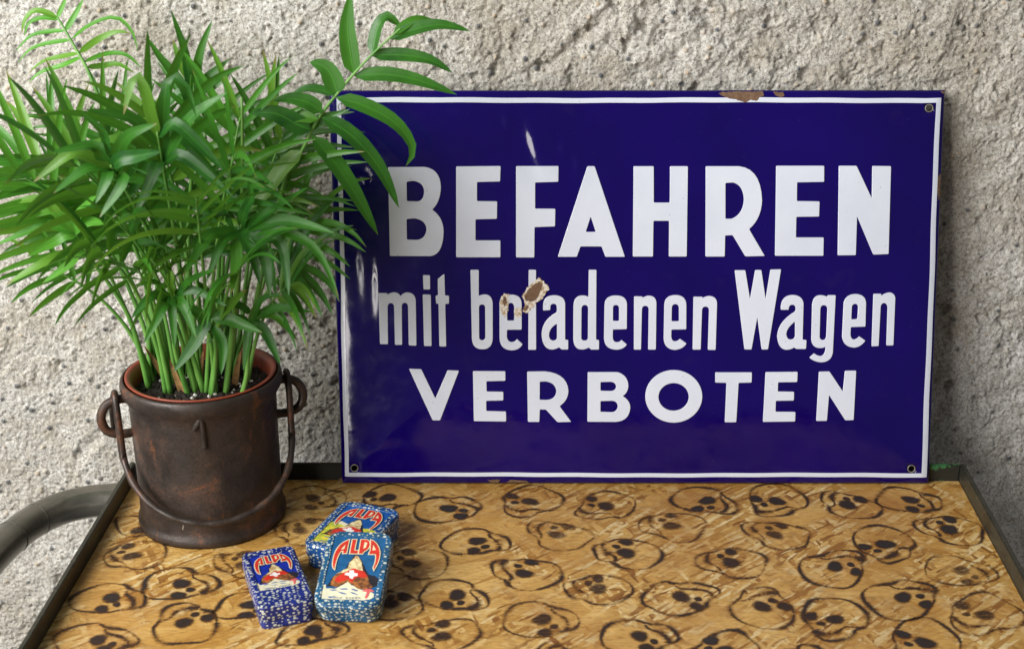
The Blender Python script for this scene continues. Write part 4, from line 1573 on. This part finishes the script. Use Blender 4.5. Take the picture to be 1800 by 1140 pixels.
FR = [
    # base, ctrl, tip (px, px, depth), start, pairs, length, half width, droop, face, mat
    ((258, 665), (215, 300, Yb + 0.02), (96, -6, Yb + 0.05), 0.78, 6, 0.072, 0.0038, 1.0, (0.1, -0.8, 0.5), 'leaf_young'),
    ((335, 668), (350, 360, Yb), (334, 110, Yb + 0.02), 0.70, 3, 0.070, 0.0052, 0.15, (0.1, -0.95, 0.2), 'leaf'),
    ((287, 650), (190, 320, Yb + 0.01), (40, 275, Yb + 0.01), 0.60, 5, 0.075, 0.0058, 0.35, (-0.2, -0.7, 0.7), 'leaf'),
    ((265, 672), (190, 390, Yb - 0.03), (25, 300, Yb - 0.06), 0.52, 5, 0.088, 0.0062, 0.45, (-0.2, -0.6, 0.8), 'leaf_young'),
    ((262, 680), (225, 470, Yb - 0.03), (60, 360, Yb - 0.07), 0.50, 5, 0.095, 0.0066, 0.35, (-0.2, -0.75, 0.6), 'leaf_young'),
    ((270, 670), (222, 520, Yb - 0.01), (80, 470, Yb - 0.03), 0.72, 3, 0.050, 0.0042, 0.5, (-0.1, -0.6, 0.8), 'leaf'),
    ((310, 672), (270, 360, Yb), (140, 290, Yb - 0.01), 0.50, 6, 0.090, 0.0066, 0.45, (0, -0.6, 0.8), 'leaf'),
    ((348, 668), (330, 320, Yb - 0.01), (255, 195, Yb - 0.05), 0.55, 5, 0.085, 0.0068, 0.55, (0, -0.6, 0.8), 'leaf'),
    ((388, 655), (385, 360, Yb), (425, 195, Yb + 0.01), 0.55, 5, 0.078, 0.0058, 0.30, (0, -0.9, 0.35), 'leaf'),
    ((418, 655), (430, 380, Yb + 0.01), (500, 235, Yb + 0.02), 0.55, 5, 0.075, 0.0056, 0.45, (0.1, -0.7, 0.6), 'leaf'),
    ((396, 690), (408, 330, Yb - 0.05), (500, 400, Yb - 0.12), 0.62, 5, 0.080, 0.0066, 0.95, (0, -0.5, 0.85), 'leaf'),
    ((332, 692), (318, 450, Yb - 0.06), (300, 500, Yb - 0.10), 0.70, 4, 0.068, 0.0060, 0.90, (0, -0.6, 0.8), 'leaf'),
    ((425, 690), (425, 500, Yb - 0.02), (470, 545, Yb - 0.05), 0.78, 3, 0.060, 0.0058, 0.85, (0.1, -0.6, 0.8), 'leaf'),
    ((300, 685), (250, 330, Yb - 0.04), (95, 270, Yb - 0.09), 0.55, 5, 0.085, 0.0066, 0.55, (-0.1, -0.5, 0.85), 'leaf'),
    ((340, 692), (325, 330, Yb - 0.06), (235, 270, Yb - 0.13), 0.55, 5, 0.088, 0.0070, 0.70, (0, -0.4, 0.9), 'leaf'),
    ((362, 692), (375, 360, Yb - 0.04), (415, 270, Yb - 0.08), 0.58, 4, 0.078, 0.0062, 0.55, (0.1, -0.6, 0.8), 'leaf'),
    ((372, 650), (410, 300, Yb + 0.03), (490, 235, Yb + 0.06), 0.55, 5, 0.075, 0.0054, 0.55, (0, -0.6, 0.8), 'leaf'),
    ((300, 650), (245, 280, Yb + 0.03), (205, 250, Yb + 0.05), 0.58, 5, 0.078, 0.0054, 0.40, (0, -0.8, 0.5), 'leaf'),
    ((380, 692), (350, 400, Yb - 0.07), (345, 350, Yb - 0.15), 0.60, 5, 0.085, 0.0070, 0.80, (0, -0.45, 0.9), 'leaf'),
    ((276, 655), (200, 360, Yb + 0.02), (50, 300, Yb + 0.03), 0.55, 5, 0.080, 0.0056, 0.60, (-0.1, -0.7, 0.7), 'leaf'),
    ((432, 665), (450, 430, Yb + 0.02), (545, 390, Yb + 0.02), 0.58, 4, 0.068, 0.0058, 0.85, (0.1, -0.6, 0.8), 'leaf'),
    ((322, 655), (320, 350, Yb + 0.03), (370, 205, Yb + 0.05), 0.56, 5, 0.080, 0.0056, 0.30, (0, -0.85, 0.45), 'leaf'),
    ((345, 690), (290, 460, Yb - 0.06), (205, 390, Yb - 0.12), 0.62, 4, 0.078, 0.0066, 0.70, (-0.1, -0.5, 0.85), 'leaf'),
    ((412, 665), (430, 460, Yb + 0.02), (490, 320, Yb + 0.05), 0.55, 5, 0.075, 0.0056, 0.50, (0.1, -0.7, 0.7), 'leaf'),
    ((355, 680), (330, 480, Yb - 0.03), (270, 440, Yb - 0.08), 0.66, 4, 0.065, 0.0058, 0.80, (0, -0.6, 0.8), 'leaf'),
    ((370, 692), (395, 470, Yb - 0.06), (420, 480, Yb - 0.11), 0.66, 4, 0.070, 0.0060, 0.95, (0, -0.55, 0.85), 'leaf'),
    ((300, 690), (255, 460, Yb - 0.05), (235, 470, Yb - 0.10), 0.66, 4, 0.066, 0.0058, 0.95, (0, -0.55, 0.85), 'leaf'),
    ((400, 660), (470, 470, Yb + 0.0), (520, 470, Yb - 0.01), 0.66, 4, 0.066, 0.0058, 0.95, (0, -0.55, 0.85), 'leaf'),
    ((330, 660), (340, 440, Yb + 0.02), (330, 380, Yb + 0.02), 0.60, 4, 0.075, 0.0058, 0.8, (0, -0.65, 0.75), 'leaf'),
    ((315, 660), (300, 400, Yb + 0.01), (215, 330, Yb + 0.0), 0.55, 5, 0.075, 0.0054, 0.6, (0, -0.6, 0.8), 'leaf'),
    ((405, 655), (400, 420, Yb + 0.03), (440, 330, Yb + 0.04), 0.55, 5, 0.075, 0.0054, 0.6, (0, -0.6, 0.8), 'leaf'),
    ((285, 655), (230, 420, Yb + 0.02), (120, 370, Yb + 0.02), 0.55, 5, 0.078, 0.0052, 0.5, (0, -0.6, 0.8), 'leaf'),
    ((350, 655), (360, 430, Yb + 0.03), (300, 300, Yb + 0.05), 0.50, 6, 0.080, 0.0054, 0.5, (0, -0.6, 0.8), 'leaf'),
    ((435, 670), (455, 520, Yb - 0.01), (515, 500, Yb - 0.03), 0.66, 4, 0.062, 0.0052, 0.95, (0, -0.6, 0.8), 'leaf'),
    ((292, 690), (262, 480, Yb - 0.04), (150, 420, Yb - 0.10), 0.62, 4, 0.070, 0.0058, 0.60, (-0.1, -0.6, 0.8), 'leaf'),
]
FANS = [  # base, stem through, then the leaflets: px traced on a 2.028x enlargement
    ((396, 690), [(845, 1010), (850, 880)], (860, 800), Yb - 0.075, 'leaf', 0.0062, 0.035,
     [[(740, 845), (650, 985)], [(785, 880), (735, 1005)], [(845, 920), (825, 1045)], [(895, 890), (928, 1015)], [(935, 880), (965, 1055)], [(1005, 870), (1030, 1055)],
      [(1000, 820), (1130, 890), (1208, 1060)], [(1030, 785), (1195, 832)], [(980, 745), (1097, 668)], [(800, 760), (690, 790)], [(900, 700), (890, 655)]]),
    ((332, 692), [(625, 1250), (622, 1130)], (620, 1030), Yb - 0.085, 'leaf', 0.0058, 0.03,
     [[(535, 1060), (468, 1135)], [(580, 1100), (512, 1225)], [(615, 1120), (622, 1240)], [(655, 1085), (700, 1205)], [(700, 1035), (810, 1090)], [(560, 1005), (470, 1020)], [(610, 960), (590, 905)], [(690, 990), (770, 960)]]),
    ((425, 690), [(880, 1330), (885, 1220)], (895, 1105), Yb - 0.03, 'leaf', 0.0056, 0.02,
     [[(1000, 1095), (1115, 1112)], [(985, 1130), (1062, 1215)], [(945, 1180), (1000, 1300)], [(885, 1200), (868, 1320)], [(810, 1140), (740, 1225)], [(940, 1060), (1010, 1050)], [(830, 1080), (780, 1040)]]),
    ((372, 692), [(765, 1330), (768, 1230)], (755, 1135), Yb - 0.055, 'leaf', 0.0066, 0.012,
     [[(690, 1230), (618, 1325)], [(795, 1230), (788, 1335)], [(850, 1150), (935, 1185)], [(690, 1105), (610, 1110)], [(740, 1050), (700, 1000)], [(820, 1090), (880, 1030)]]),
    ((262, 680), [(460, 1130), (330, 930)], (270, 830), Yb - 0.055, 'leaf_young', 0.0056, 0.02,
     [[(150, 805), (-20, 875)], [(180, 745), (-20, 812)], [(150, 705), (-10, 735)], [(200, 860), (95, 915)], [(130, 950), (20, 1015)], [(330, 790), (370, 800)], [(190, 680), (80, 650)], [(300, 745), (350, 690)], [(250, 940), (150, 1010)]]),
    ((258, 665), [(520, 1000), (420, 560), (330, 290), (262, 160)], (205, 62), Yb + 0.055, 'leaf_young', 0.0034, 0.0,
     [[(208, 66), (225, 20), (238, -15)], [(210, 70), (150, 64), (100, 85), (88, 130)], [(205, 62), (130, 38), (90, 70), (78, 120)], [(240, 120), (180, 112), (110, 128), (55, 185)],
      [(260, 157), (170, 155), (110, 175), (65, 222)], [(242, 118), (270, 50), (298, -5)], [(262, 158), (320, 90), (410, 62), (470, 110), (492, 185)], [(285, 195), (350, 140), (420, 112), (470, 122)],
      [(305, 232), (380, 192), (450, 195), (505, 245)], [(282, 195), (200, 205), (150, 220), (100, 262)], [(318, 255), (370, 235), (420, 228), (480, 262)], [(300, 225), (220, 235), (150, 255), (100, 295)]]),
    ((335, 668), [(670, 900), (690, 500)], (690, 285), Yb + 0.01, 'leaf', 0.0052, 0.0,
     [[(655, 170), (610, 38)], [(715, 180), (757, 72)], [(600, 240), (560, 190), (523, 130)], [(740, 275), (820, 210)], [(760, 310), (825, 258)], [(640, 330), (560, 420)], [(760, 400), (830, 480)], [(650, 240), (615, 140)]]),
    ((360, 690), [(560, 900), (450, 680)], (395, 590), Yb - 0.12, 'leaf', 0.0066, 0.02,
     [[(250, 550), (118, 650)], [(290, 610), (190, 690)], [(330, 520), (180, 545)], [(470, 560), (575, 540)], [(380, 640), (340, 725)], [(440, 650), (355, 775)], [(460, 480), (560, 440)], [(370, 470), (290, 400)]]),
    ((345, 690), [(640, 950), (600, 700)], (560, 470), Yb - 0.09, 'leaf', 0.0068, 0.02,
     [[(660, 560), (830, 700)], [(640, 450), (800, 610)], [(520, 330), (480, 270), (440, 410)], [(600, 280), (660, 300), (700, 420)], [(460, 420), (300, 390)], [(700, 400), (810, 330)], [(450, 490), (280, 520)], [(560, 590), (480, 770)]]),
]


def fan(base, stem, crown, Y, mt, w, fwd, leaves, seed):
    r_ = random.Random(4000 + seed)
    u = lambda p, y: ony(p[0] / 2.028, p[1] / 2.028, y)
    b_ = soil_pt(*base)
    n_ = len(stem)
    ctl = [b_] + [u(p, b_.y + (Y - b_.y) * (k_ + 1) / (n_ + 1)) for k_, p in enumerate(stem)] + [u(crown, Y)]
    path_ = catmull(ctl, 7)
    st_ = stem_obj(path_, 0.0031, 0.0009)
    late = path_[int(len(path_) * 0.55):]
    for lf in leaves:
        mid_ = u(lf[0], Y)
        # attach on the upper stem where it is nearest to the leaflet's own direction
        if fwd == 0.0 and mt == 'leaf_young':
            pts_ = [min(late, key=lambda q_: (q_ - mid_).length)]
            lf = lf[1:]
        else:
            o_ = min(late, key=lambda q_: (q_ - mid_).length) if mt == 'leaf_young' else path_[-1 - r_.randrange(0, 5)]
            pts_ = [o_.copy(), o_.lerp(mid_, 0.5) + Vector((0, -fwd * 0.25, 0.004))]
        for k_, p in enumerate(lf):
            q_ = u(p, Y - fwd * (0.4 + 0.6 * k_ / max(1, len(lf) - 1)) * r_.uniform(0.6, 1.2))
            pts_.append(q_)
        dirx = (pts_[-1] - pts_[0]).normalized()
        nn = Vector((r_.uniform(-0.35, 0.35), -0.75, r_.uniform(0.25, 0.8)))
        leaflet(st_, pts_, w * r_.uniform(0.66, 0.92), nn.normalized(), M[mt], r_.uniform(0.12, 0.35))


for i, a in enumerate(FANS):
    fan(*a, seed=i)
SKIP = {0, 1, 4, 10, 11, 12, 14}
for i, (b, c, e, t0, pr, L, w, dr, fc, mt) in enumerate(FR):
    if i in SKIP:
        continue
    frond(b, c, e, t0, pr, L, w, dr, fc, 'leaf_mid' if i % 3 == 2 and mt == 'leaf' else mt, seed=i, r0=0.0029 if i % 3 else 0.0023)
# bare sheathed stems and a dry sheath at the soil
for k in range(5):
    px = 275 + k * 34 + rnd.uniform(-6, 6)
    b = soil_pt(px, rnd.uniform(655, 690))
    top = b + Vector((rnd.uniform(-0.02, 0.02), rnd.uniform(-0.01, 0.02), rnd.uniform(0.10, 0.17)))
    stem_obj(bez(b, b.lerp(top, 0.5) + Vector((rnd.uniform(-.004, .004), 0, 0)), top, 10), 0.0036, 0.0014)
for px, py, dx in ((322, 690, -0.006), (296, 668, -0.012), (352, 676, 0.004), (412, 676, 0.006)):
    b = soil_pt(px, py)
    leaflet(palm, [b, b + Vector((dx * 0.4, -0.002, 0.012)), b + Vector((dx, -0.004, 0.028)), b + Vector((dx * 1.6, -0.003, 0.04))], 0.0030, Vector((0, -1, 0)), M['sheath'], 0.4).name = 'dry_sheath'
# the 300 foremost leaflets stay single; those behind them become one mass
lv = [o for o in bpy.data.objects if o.name.split('.')[0] == 'leaflet']
first = {o.name for o in lv[:len(HL) + sum(len(a[7]) for a in FANS)]}


def depth_of(o):
    return sum(v_.co.y for v_ in o.data.vertices) / len(o.data.vertices)


rest = sorted([o for o in lv if o.name not in first], key=depth_of)
behind = rest[300 - len(first):]
if behind:
    V, F, MI, AT = [], [], [], {'tone': [], 'along': [], 'across': []}
    mats = [M['leaf'], M['leaf_mid'], M['leaf_young']]
    for o in behind:
        off = len(V)
        V += [v_.co.copy() for v_ in o.data.vertices]
        F += [tuple(off + q_ for q_ in p.vertices) for p in o.data.polygons]
        MI += [mats.index(o.data.materials[0])] * len(o.data.polygons)
        for k in AT:
            AT[k] += [d_.value for d_ in o.data.attributes[k].data]
        bpy.data.objects.remove(o)
    me = mesh_from(V, F)
    for k in AT:
        at = me.attributes.new(k, 'FLOAT', 'POINT')
        at.data.foreach_set('value', AT[k])
    mass = link('leaflet_mass', me, None, palm, kind='stuff')
    for m_ in mats:
        me.materials.append(m_)
    me.polygons.foreach_set('material_index', MI)
print('leaflets', leaf_count[0], 'joined', len(behind))

# ------------------------------------------------------------------ tins
def rrect(w, l, r, n=7):
    out = []
    for cx, cy, a0 in ((w / 2 - r, l / 2 - r, 0), (-w / 2 + r, l / 2 - r, 90), (-w / 2 + r, -l / 2 + r, 180), (w / 2 - r, -l / 2 + r, 270)):
        for k in range(n + 1):
            a = math.radians(a0 + 90 * k / n)
            out.append((cx + r * math.cos(a), cy + r * math.sin(a)))
    return out


def solve_h(src, dst):
    A, B = [], []
    for (x, y), (u, v_) in zip(src, dst):
        A += [[x, y, 1, 0, 0, 0, -u * x, -u * y], [0, 0, 0, x, y, 1, -v_ * x, -v_ * y]]
        B += [u, v_]
    h = np.linalg.solve(np.array(A, float), np.array(B, float))
    return lambda x, y: ((h[0] * x + h[1] * y + h[2]) / (h[6] * x + h[7] * y + 1), (h[3] * x + h[4] * y + h[5]) / (h[6] * x + h[7] * y + 1))


ART_SRC = [(275, 120), (832, 140), (740, 885), (145, 865)]
LET = [
    [[(434, 165), (410, 322), (372, 324), (377, 292), (345, 302), (298, 385, 288, 508), (262, 490, 268, 420), (275, 300, 340, 225), (380, 185, 434, 165)], [(396, 222), (384, 272), (348, 278)]],
    [[(470, 163), (513, 163), (494, 290), (538, 290), (530, 327), (447, 325)]],
    [[(562, 163), (618, 163), (662, 175, 656, 228), (648, 280, 602, 298), (582, 327), (543, 327)], [(601, 193), (630, 200), (616, 255), (588, 268)]],
    [[(668, 165), (745, 195, 768, 300), (780, 400, 716, 512), (708, 490), (742, 405, 727, 332), (654, 332), (658, 308), (668, 300)], [(695, 222), (725, 282), (688, 288)]],
]
DARK = [(505, 335), (548, 345), (598, 440), (625, 500), (660, 560), (720, 575), (775, 610), (758, 705), (640, 740), (195, 700), (245, 655), (265, 600), (330, 545), (408, 492), (440, 425)]
PEAK = [(508, 345), (540, 352), (572, 400), (585, 455), (600, 520), (650, 590), (560, 560), (420, 560), (300, 565), (350, 535), (425, 490), (452, 425), (480, 390)]
ROCK = [(268, 605), (330, 548), (420, 540), (560, 545), (645, 570), (668, 650), (712, 712), (650, 740), (560, 742), (450, 655), (300, 715), (255, 690)]
REDF = [(385, 548), (440, 520), (488, 492), (545, 508), (600, 518), (628, 555), (650, 592), (600, 605), (560, 596), (520, 604), (480, 665), (440, 622), (400, 640), (330, 662), (288, 640), (310, 600), (345, 575)]
CROSS = [(455, 515), (500, 515), (505, 545), (545, 555), (540, 580), (500, 588), (488, 615), (455, 608), (450, 580), (398, 572), (405, 548), (450, 545)]
SNOW = [(168, 690), (200, 690), (205, 735), (300, 735), (380, 690), (438, 652), (470, 680), (560, 740), (640, 755), (735, 790), (725, 830), (690, 862), (600, 872), (160, 858), (160, 745)]
STREAK = [[(320, 770), (390, 780), (440, 800), (380, 796)], [(460, 770), (520, 785), (560, 805), (500, 796)], [(220, 835), (300, 828), (330, 838), (250, 848)], [(345, 738), (420, 730), (450, 742), (380, 748)],
          [(470, 730), (540, 748), (560, 765), (500, 752)], [(240, 752), (300, 748), (330, 756), (270, 762)]]
BOW = [(596, 765), (640, 738), (690, 735), (735, 768), (690, 768), (655, 852), (632, 846), (652, 775)]


def wrap_uv(me, k):
    """metres laid flat: top face by x,y, sides by distance along the side and height"""
    uv = me.uv_layers.new(name='wrap')
    for p in me.polygons:
        n_ = p.normal
        for li in p.loop_indices:
            c = me.vertices[me.loops[li].vertex_index].co
            if n_.z > 0.6:
                q_ = (c.x, c.y)
            elif abs(n_.x) > abs(n_.y):
                q_ = (c.y * (1 if n_.x > 0 else -1) + 0.3, c.z)
            else:
                q_ = (c.x * (1 if n_.y < 0 else -1) + 0.6, c.z)
            uv.data[li].uv = (q_[0] + k * 0.137, q_[1] + k * 0.21)


def tin(name, label, W_, L_, H_, rad_c, dots, panel_mat, lab, meadow=False, group='dotted tins'):
    root = thing(name, label, 'tin', group=group)
    # base tray, lid with a seam between them
    seam = H_ * 0.42
    me = fill_mesh([rrect(W_ - 0.0026, L_ - 0.0026, rad_c)], seam / 2 - 0.0006, 0.0006, -0.0006)
    for q_ in me.vertices:
        q_.co.z += seam / 2
    o = link('base_tray', me, dots, root)
    sharp(me, 40)
    x0, x1, y0, y1 = lab
    inner = round_corners([(x0, y0), (x1, y0), (x1, y1), (x0, y1)], 0.0012)
    hh = H_ - seam - 0.0003
    bev = 0.0012
    me = fill_mesh([rrect(W_, L_, rad_c)], (hh - 2 * bev) / 2, bev, -bev, 3)
    for q_ in me.vertices:
        q_.co.z += seam + 0.0003 + hh / 2
    # the lid top carries a raised frame round the recessed picture
    lid = link('lid', me, dots, root)
    sharp(me, 45)
    me = fill_mesh([rrect(W_ - 2 * bev - 0.0002, L_ - 2 * bev - 0.0002, max(0.002, rad_c - bev)), inner[::-1]], 0.0002, 0.0004, -0.0004, 2)
    for q_ in me.vertices:
        q_.co.z += H_ + 0.0004
    link('lid_frame', me, dots, lid)
    sharp(me, 45)
    me = fill_mesh([[(x0 - .0006, y0 - .0006), (x1 + .0006, y0 - .0006), (x1 + .0006, y1 + .0006), (x0 - .0006, y1 + .0006)]], 0.00004)
    for q_ in me.vertices:
        q_.co.z += H_ + 0.00008
    panel = link('picture_panel', me, panel_mat, root, smooth=False)
    for ch_ in (o, lid, lid.children[0]):
        wrap_uv(ch_.data, W_ * 100)
    mp_ = solve_h(ART_SRC, [(x0, y1), (x1, y1), (x1, y0), (x0, y0)])
    z = [H_ + 0.00016]

    def art(nm, polys, mat, off=0.0, jit=0.0, lb=None):
        r_ = random.Random(len(nm) * 7)
        cs = []
        for p in polys:
            pp = trace(p, 5)
            if jit:
                q2 = []
                for a, b in zip(pp, pp[1:] + pp[:1]):
                    for k in range(4):
                        t = k / 4
                        q2.append((a[0] * (1 - t) + b[0] * t + r_.uniform(-jit, jit), a[1] * (1 - t) + b[1] * t + r_.uniform(-jit, jit)))
                pp = q2
            cs.append([mp_(*q_) for q_ in pp])
        me_ = fill_mesh(cs, 0.000012, 0.0, off)
        for q_ in me_.vertices:
            q_.co.z += z[0]
        z[0] += 0.000035
        o_ = link(nm, me_, mat, panel, smooth=False)
        if lb:
            o_['label'] = lb
        return o_

    if meadow:
        art('meadow_print', [[(165, 470), (300, 440), (420, 480), (600, 500), (700, 480), (790, 500), (742, 880), (148, 862)]], M['p_meadow'], 0, 5)
        art('snow_print', [[(240, 445), (330, 420), (430, 455), (470, 490), (330, 480)]], M['p_snow'], 0, 5)
    art('mountain_print', [DARK], M['p_black'], 0, 5)
    art('peak_print', [PEAK], M['p_peak'], 0, 5)
    art('rock_print', [ROCK], M['p_rock'], 0, 6)
    art('flag_print', [REDF], M['p_red'], 0, 4)
    art('cross_print', [CROSS], M['p_white'], 0, 3)
    art('snow_print', [SNOW], M['p_snow'] if not meadow else M['p_meadow'], 0, 4)
    for s in STREAK:
        art('streak_print', [s], M['p_blue'], 0, 2)
    art('crossbow_print', [BOW], M['p_pink'], 0, 1.5)
    for k in range(9):
        if k != 3:
            xx = 288 + k * 34
            art('small_print', [[(xx, 838), (xx + 22, 838), (xx + 22, 845), (xx + 8, 845), (xx + 8, 852), (xx + 22, 852), (xx + 22, 858), (xx, 858)]], M['p_grey'])
    for k, lt in enumerate(LET):
        art('letter_outline', lt[:1], M['p_cream'], 0.00075)
    for k, lt in enumerate(LET):
        art('letter', lt, M['p_red'], -0.0001, lb='red letter ' + 'ALPA'[k])
    return root


ta = tin('tin_box', 'navy dotted tin lying flat, smallest and leftmost of the three', 0.0475, 0.096, 0.022, 0.0065, M['dots_navy'], M['p_navy'], (-0.0185, 0.0185, -0.021, 0.038))
ta.location = (-0.2055, -0.2185, 0.0004)
ta.rotation_euler = (0, 0, math.radians(19.0))
tb = tin('tin_box', 'blue dotted tin with yellow meadow picture lying flat under another tin', 0.0630, 0.089, 0.0235, 0.0135, M['dots_blue'], M['p_blue'], (-0.0235, 0.0235, -0.036, 0.036), meadow=True)
tb.location = (-0.1475, -0.1345, 0.0004)
tb.rotation_euler = (0, 0, math.radians(-20.0))
tcn = tin('tin_box', 'teal dotted tin propped at a slant on the tin behind it', 0.0585, 0.086, 0.0205, 0.0125, M['dots_teal'], M['p_teal'], (-0.0232, 0.0232, -0.0355, 0.0360))
TL_ = math.radians(18.2)
m1 = Matrix.Translation((-0.1395, -0.2590, 0.0006)) @ Matrix.Rotation(math.radians(-4.5), 4, 'Z') @ Matrix.Rotation(TL_, 4, 'X') @ Matrix.Translation((0, 0.043, 0))
tcn.matrix_world = m1
